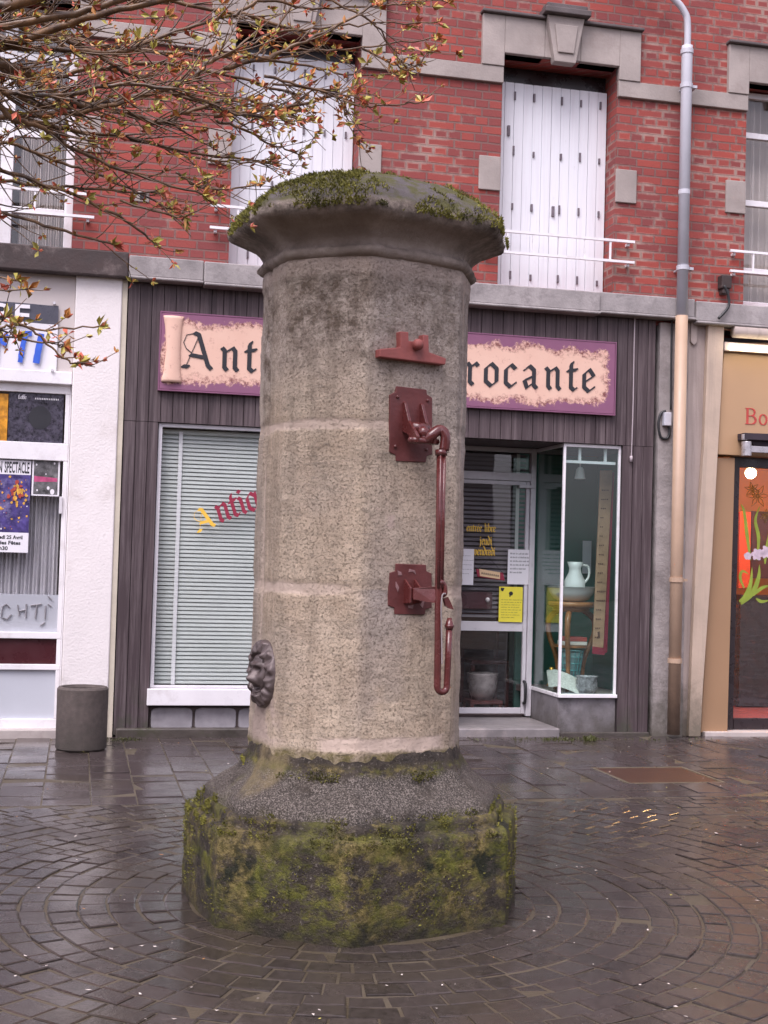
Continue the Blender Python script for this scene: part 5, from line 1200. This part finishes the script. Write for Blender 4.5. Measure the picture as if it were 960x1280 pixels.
# flower transfer on the door glass
t = fe('flower_transfer', uz(945, 700, dG)[0], dG, uz(945, 750, dG)[1], 'painted flowers with green stems on the glass of the tan shop door', 'window painting')
M_stem = plain('olive_green_paint', (.26, .34, .04), .5, .2, 12, 0)
def ribbon(w, pts, wd, k=0., d=dG):
    pp = smoothpath([(uz(x, y, d)[0], d-.002-k, uz(x, y, d)[1]) for x, y in pts], 5); n = len(pp)
    for i in range(n-1):
        L = []
        for j in (i, i+1):
            dr_ = (pp[min(j+1, n-1)]-pp[max(j-1, 0)]).normalized(); f_ = j/(n-1); s = Vector((-dr_.z, 0, dr_.x))*wd*(1-abs(2*f_-.7)**2*.6 if f_ > .35 else .4+f_*1.7)*.5; L += [pp[j]+s, pp[j]-s]
        quad(w, L[0], L[1], L[3], L[2])
w = B()
for i, (pts, wd) in enumerate((([(924, 752), (932, 745), (938, 730), (940, 708)], .05), ([(926, 755), (940, 742), (948, 722), (949, 705)], .05), ([(930, 735), (925, 722), (928, 714), (936, 718)], .03), ([(945, 748), (952, 752), (962, 750)], .03), ([(938, 700), (934, 672), (930, 640), (926, 630)], .035), ([(946, 700), (948, 672), (944, 650), (950, 632)], .035), ([(956, 705), (957, 690), (962, 660)], .03), ([(940, 745), (952, 735), (962, 732)], .035))): ribbon(w, pts, wd, .0003*i)
fl('stem', w, M_stem, t)
w = B()
for i, (cx, cy, rr, n) in enumerate(((946, 693, 8, 6), (958, 690, 9, 6), (934, 695, 5, 5))):
    for k in range(n):
        a_ = 2*pi*k/n+i; ribbon(w, [(cx, cy), (cx+rr*.6*cos(a_+.1), cy+rr*.6*sin(a_+.1)), (cx+rr*cos(a_), cy+rr*sin(a_))], .045, .003+.0003*k+.002*i)
fl('bloom', w, plain('lilac_white_paint', (.6, .48, .56), .5, .3, 20, 0), t)
w = B()
for i, (cx, cy, rr) in enumerate(((947, 620, 15), (940, 612, 10), (957, 645, 9))):
    for k in range(6):
        a_ = 2*pi*k/6+.3*i; q = lambda r_, o: (uz(cx+r_*cos(a_+o), cy+r_*sin(a_+o), dG)[0], dG-.004-i*.002, uz(cx+r_*cos(a_+o), cy+r_*sin(a_+o), dG)[1])
        tube(w, [q(1, 0), q(rr*.5, .35), q(rr, 0), q(rr*.5, -.35), q(1, 0)], .003, 5)
fl('line_flower', w, plain('dark_olive_line', (.12, .09, .01), .5, .2, 12, 0), t)

# ------------------------------------------------------------------ weeds and petals
bm = B(); rg = random.Random(9)
for _ in range(900):
    x = rg.choice((rg.uniform(640, 760), rg.uniform(560, 900), rg.gauss(738, 6), rg.gauss(155, 12), rg.gauss(700, 12))); p = gnd(x, rg.gauss(925.5, 1.0)); p.z = 0
    hgt = rg.uniform(.006, .026)*(1.8 if 730 < x < 745 else 1); a = rg.uniform(0, 6.3); s = Vector((cos(a), sin(a), 0))*hgt*.22; tip = p+Vector((rg.gauss(0, .3)*hgt, rg.gauss(0, .3)*hgt, hgt))
    quad(bm, p-s*.4, (p+tip)/2-s, tip, (p+tip)/2+s)
o = link('weeds', bm, plain('weed_green', (.06, .065, .015), .6, .5, 9, 0)); tag(o, 'low green weeds and moss along the foot of the shop fronts', 'weeds', kind='stuff')
bm = B()
for _ in range(240):
    x = rg.uniform(-20, 980); y = 928+(1290-928)*rg.random()**1.8; p = gnd(x, y); 
    if math.hypot(p.x-CX, p.y-CY) < .78: continue
    p.z = .006; s = rg.uniform(.003, .0075)*(1.3 if rg.random() < .2 else 1); a = rg.uniform(0, 6.3); k = rg.random(); mi = 0 if k < .72 else (1 if k < .9 else 2)
    quad(bm, *[p+Vector((cos(a+j*pi/2)*s*(1.5 if j % 2 else .7), sin(a+j*pi/2)*s*(1.5 if j % 2 else .7), rg.uniform(0, .004))) for j in range(4)], mi=mi)
o = link('fallen_petals', bm, [plain('pale_petal', (.62, .55, .5), .6, .2, 9, 0), M_leaf_o, M_leaf_g]); tag(o, 'tiny pale petals and bud scales scattered over the wet paving', 'petals', kind='stuff')

# ------------------------------------------------------------------ budding tree (trunk stands left of the picture)
rg = random.Random(21)
TRK = Vector((-3.0, 4.9, 0))
tree = empty('budding_tree', Matrix.Translation(TRK), 'budding tree reaching bare wet twigs with red and yellow buds across the top left', 'tree')
TM = Matrix.Translation(TRK)
bmb = B(); bml = B()
def bud(p, dirn, s=1.):
    n = rg.randint(4, 8)
    for _ in range(n):
        d = (dirn*rg.uniform(.2, 1.)+Vector((rg.gauss(0, .6), rg.gauss(0, .6), rg.gauss(.25, .5)))).normalized(); L = rg.uniform(.018, .04)*s; w_ = L*rg.uniform(.16, .3)
        sd = Matrix.Rotation(rg.uniform(0, 6.3), 3, d) @ d.orthogonal().normalized()*w_; mid_ = p+d*L*.55+sd.cross(d).normalized()*L*.12
        mi = rg.choices((0, 1, 2), (.30, .28, .42))[0]; q = p-TRK
        a, b, c, e = bml.verts.new(q), bml.verts.new(mid_+sd-TRK), bml.verts.new(p+d*L-TRK), bml.verts.new(mid_-sd-TRK)
        bml.faces.new((a, b, c)).material_index = mi; bml.faces.new((a, c, e)).material_index = mi
def twig(pts, r0, r1, seg=6):
    n = len(pts); tube(bmb, [p-TRK for p in pts], [r0+(r1-r0)*i/(n-1) for i in range(n)], seg)
def wander(p, d, L, r0_, n=6, curl=.065, end=.35):
    pts = [p.copy()]; d = d.normalized()
    for _ in range(n):
        d = (d+Vector((rg.gauss(0, curl), rg.gauss(0, curl*.7), rg.gauss(.03, curl)))).normalized(); pts.append(pts[-1]+d*L/n)
    twig(pts, r0_, max(.0012, r0_*end), 5); return pts, d
def grow(px, r0_, r1_, Y0, Y1, dens=1., ext=True, tw=(.08, .28)):
    n = len(px); P = [at(x, y, Y0+(Y1-Y0)*i/(n-1)) for i, (x, y) in enumerate(px)]
    if ext:
        a = P[0]; P = [TRK+Vector((.05, 0, 1.75+.9*rg.random())), TRK.lerp(a, .5)+Vector((0, 0, a.z*.5+.25*rg.random()))]+P
        P[1].z = max(1.9, (2.1+a.z)/2)
    P = smoothpath(P, 6); r0_ *= 1.2; r1_ *= 1.25
    for i in range(1, len(P)-1): P[i] = P[i]+Vector((rg.gauss(0, .003), rg.gauss(0, .003), rg.gauss(0, .003)))
    twig(P, r0_, r1_, 8); L = len(P); s0 = 10 if ext else 2
    for i in range(s0, L):
        for _ in range(2):
            if rg.random() < .62*dens:
                t_ = (P[i]-P[i-1]).normalized(); sd = Vector((rg.uniform(-.1, .9), rg.gauss(0, .6), rg.choice((-1, 1))*rg.uniform(.3, 1.)+.1))
                d = (t_*rg.uniform(.5, 1.3)+sd*.75).normalized(); rr = r0_+(r1_-r0_)*i/(L-1); pts, de = wander(P[i], d, rg.uniform(*tw), max(.0018, min(.004, rr*.5)))
                if rg.random() < .6: bud(pts[-1], de, rg.uniform(.6, 1.2))
                if rg.random() < .5:
                    k = rg.randint(2, 4); p2, d2 = wander(pts[k], (de+Vector((rg.gauss(0, .5), rg.gauss(0, .5), rg.gauss(0, .7)))).normalized(), rg.uniform(.05, .13), .0018, 4)
                    if rg.random() < .7: bud(p2[-1], d2, rg.uniform(.5, 1.))
                if rg.random() < .3: bud(pts[rg.randint(1, 4)], de, .6)
        if rg.random() < .12: bud(P[i], Vector((0, 0, .6)), .8)
    bud(P[-1], (P[-1]-P[-2]).normalized(), 1.3); bud(P[-1], (P[-1]-P[-2]).normalized(), 1.1)
MAIN = [
 ([(-60, 55), (0, 35), (110, 12), (180, -12)], .017, .008, 4.2, 4.3, .8), ([(-60, 60), (20, 52), (90, 28), (150, 12), (235, -5)], .018, .007, 4.5, 4.3, .9),
 ([(-60, 66), (0, 61), (83, 62), (147, 67), (187, 50), (253, 30), (275, 22)], .013, .004, 4.4, 4.8, .8), ([(-50, 30), (30, 20), (90, 47), (167, 62), (267, 70), (340, 73)], .014, .004, 4.7, 4.9, .8),
 ([(-60, 60), (0, 80), (33, 90), (60, 113), (110, 133), (123, 130), (200, 113), (240, 97), (267, 73), (296, 64)], .021, .005, 4.4, 4.6, 1.), ([(-60, 160), (0, 147), (100, 140), (160, 127)], .012, .006, 4.6, 4.4, .9),
 ([(-60, 120), (50, 132), (123, 133), (200, 153), (233, 140), (300, 125), (360, 138)], .015, .004, 4.5, 4.9, 1.), ([(-60, 130), (20, 150), (60, 163), (87, 183), (167, 217), (253, 243)], .012, .003, 4.3, 4.5, .7),
 ([(-60, 140), (67, 160), (167, 173), (233, 190), (340, 205)], .011, .003, 4.6, 5.0, .7), ([(-40, 5), (60, -4), (150, -2), (250, 8), (330, 25), (400, 48)], .013, .004, 4.7, 5.0, .9),
 ([(-60, 225), (0, 227), (100, 235), (200, 242)], .009, .003, 4.4, 4.7, .7), ([(-60, 205), (0, 213), (83, 240), (147, 270), (190, 302)], .009, .003, 4.3, 4.6, .45), ([(-60, 250), (0, 265), (83, 290), (142, 306)], .008, .003, 4.5, 4.6, .4),
 ([(-60, 185), (10, 180), (70, 200), (130, 222), (215, 262)], .009, .003, 4.8, 4.9, .5), ([(-60, 90), (40, 100), (120, 85), (200, 80), (290, 95), (370, 118)], .012, .004, 4.9, 5.1, 1.),
 ([(-60, 20), (10, 8), (70, -15)], .02, .014, 4.3, 4.2, .3), ([(-60, 100), (0, 113), (70, 120), (150, 105), (230, 112)], .012, .004, 4.2, 4.3, .9), ([(-60, 15), (40, 40), (100, 58), (160, 90), (220, 118), (310, 145), (335, 146)], .013, .003, 4.6, 4.9, .9),
 ([(-60, 420), (0, 410), (20, 405), (55, 412), (124, 408)], .005, .002, 4.0, 4.1, .12, (.03, .08)), ([(-40, 398), (25, 405), (60, 430), (85, 453), (100, 453)], .005, .002, 4.0, 4.1, .15, (.03, .07)), ([(-40, 425), (0, 420), (60, 430), (80, 433)], .004, .002, 4.05, 4.1, .2, (.03, .07)), ([(-60, 345), (-10, 346), (20, 350)], .004, .002, 4.1, 4.1, .1, (.03, .06)), ([(-60, 358), (-10, 362), (35, 361)], .004, .002, 4.2, 4.2, .1, (.03, .06)), ([(-40, 410), (0, 412), (22, 420)], .004, .002, 4.0, 4.0, .6, (.03, .08)),
]
for q in MAIN: grow(q[0], q[1], q[2], q[3], q[4], q[5], True, q[6] if len(q) > 6 else (.08, .28))
SUB = [
 ([(280, 85), (330, 73), (363, 60), (427, 30), (473, 3)], .008, .003, 4.6, 4.8), ([(267, 145), (330, 138), (380, 130), (440, 110)], .008, .003, 4.6, 4.8), ([(453, 60), (480, 74), (510, 87), (537, 65)], .004, .002, 4.8, 4.9), ([(400, -5), (463, 27), (490, 60), (510, 88)], .004, .0018, 4.8, 4.9),
 ([(370, 62), (430, 62), (480, 57), (546, 47)], .004, .002, 4.9, 5.), ([(340, 105), (413, 113), (440, 130), (490, 131), (527, 127)], .004, .002, 4.7, 4.8), ([(350, 40), (400, 35), (460, 30), (547, 28)], .004, .002, 4.8, 4.9), ([(270, 150), (300, 160), (340, 180), (373, 193)], .005, .002, 4.7, 4.8),
 ([(230, 195), (280, 202), (337, 202)], .004, .002, 4.7, 4.8), ([(220, 215), (250, 233), (285, 236), (323, 230)], .004, .002, 4.5, 4.6), ([(420, 115), (427, 130), (443, 170)], .003, .0016, 4.8, 4.8), ([(310, 75), (370, 80), (430, 92), (500, 95)], .005, .002, 4.8, 4.9), ([(290, 20), (330, 0), (380, 10), (450, 8), (520, 5)], .006, .002, 4.7, 4.9), ([(217, 113), (260, 128), (300, 143), (345, 145)], .006, .002, 4.5, 4.6), ([(330, 95), (380, 108), (430, 120), (445, 118)], .005, .002, 4.6, 4.7), ([(300, 60), (340, 40), (365, 5), (372, -20)], .004, .002, 4.8, 4.8), ([(430, -10), (480, 0), (560, 3)], .003, .0015, 4.8, 4.9), ([(150, 250), (210, 268), (230, 272)], .004, .002, 4.5, 4.5),
]
for q in SUB: grow(*q, .75 if q[0][-1][0] < 460 else .35, False, (.05, .17))
KEEP.add(id(bmb)); KEEP.add(id(bml))
link('branches', bmb, M_bark, tree, TM, sm=True); link('buds', bml, [M_leaf_r, M_leaf_o, M_leaf_g], tree, TM)
bm = B(); tube(bm, smoothpath([(0, 0, -.03), (.02, .01, .4), (-.02, 0, 1.1), (.03, 0, 1.9), (.0, .03, 2.6), (-.1, .1, 3.6), (-.05, .05, 4.6)], 5), [.17-.004*i for i in range(31)], 14); link('trunk', bm, M_bark, tree, TM, sm=True)

# ------------------------------------------------------------------ houses across the street, seen only as reflections
ob = empty('opposite_house', Matrix.Translation((0, -13, 0)), 'pale rendered house across the street reflected in the shop glass', 'building')
bm = B(); hs_ = []
for fl_ in range(2):
    for k in range(-5, 6): hs_.append((k*2.6-.5, k*2.6+.5, .9+2.9*fl_, 2.5+2.9*fl_))
wall(bm, -16, 16, 0, 5.9, hs_, 0, .3); KEEP.add(id(bm))
OMx = Matrix.Translation((0, -13, 0)) @ Matrix.Rotation(pi, 4, 'Z')
link('wall', bm, plain('grey_render', (.36, .32, .31), .8, .15, 1, 0), ob, OMx)
bm = B(); prism(bm, [(-16.2, -.3, 5.9), (-16.2, 2.5, 7.3), (-16.2, 5.3, 5.9)], (32.4, 0, 0)); link('roof', bm, plain('slate_roof', (.1, .1, .12), .6, .2, 3, 0), ob, OMx)
bm = B(); box(bm, -15.9, 15.9, .32, .4, .05, 5.8); link('window_pane', bm, M_darkframe, ob, OMx)

# ------------------------------------------------------------------ light
EL, AZ = R(58), R(205)        # sun behind the camera, a little to the left; thin overcast
w = bpy.data.worlds.new('World'); sc.world = w; w.use_nodes = True; nt = w.node_tree; nt.nodes.clear()
sky = nt.nodes.new('ShaderNodeTexSky'); sky.sky_type = 'NISHITA'; sky.sun_disc = False; sky.sun_elevation = EL; sky.sun_rotation = AZ; sky.air_density = 1.; sky.dust_density = 3.
hs = nt.nodes.new('ShaderNodeHueSaturation'); hs.inputs['Saturation'].default_value = .22
tint = nt.nodes.new('ShaderNodeMix'); tint.data_type = 'RGBA'; tint.blend_type = 'MULTIPLY'; tint.inputs[0].default_value = 1; tint.inputs[7].default_value = (.97, .90, 1.03, 1)
bg = nt.nodes.new('ShaderNodeBackground'); bg.inputs[1].default_value = .15; out = nt.nodes.new('ShaderNodeOutputWorld')
nt.links.new(sky.outputs[0], hs.inputs['Color']); nt.links.new(hs.outputs[0], tint.inputs[6]); nt.links.new(tint.outputs[2], bg.inputs[0]); nt.links.new(bg.outputs[0], out.inputs[0])
sl = bpy.data.lights.new('sun', 'SUN'); sl.energy = 1.5; sl.angle = R(40); sl.color = (1, .94, .93); so = bpy.data.objects.new('sun', sl); COL.objects.link(so)
dirv = Vector((sin(AZ)*cos(EL), cos(AZ)*cos(EL), sin(EL))); so.rotation_euler = dirv.to_track_quat('Z', 'Y').to_euler(); so.location = (0, 0, 12)
sc.view_settings.view_transform = 'Standard'; sc.view_settings.look = 'None'; sc.view_settings.gamma = 1; sc.view_settings.exposure = .92
sc.cycles.max_bounces = 8; sc.cycles.transparent_max_bounces = 16; sc.cycles.caustics_reflective = False; sc.cycles.caustics_refractive = False
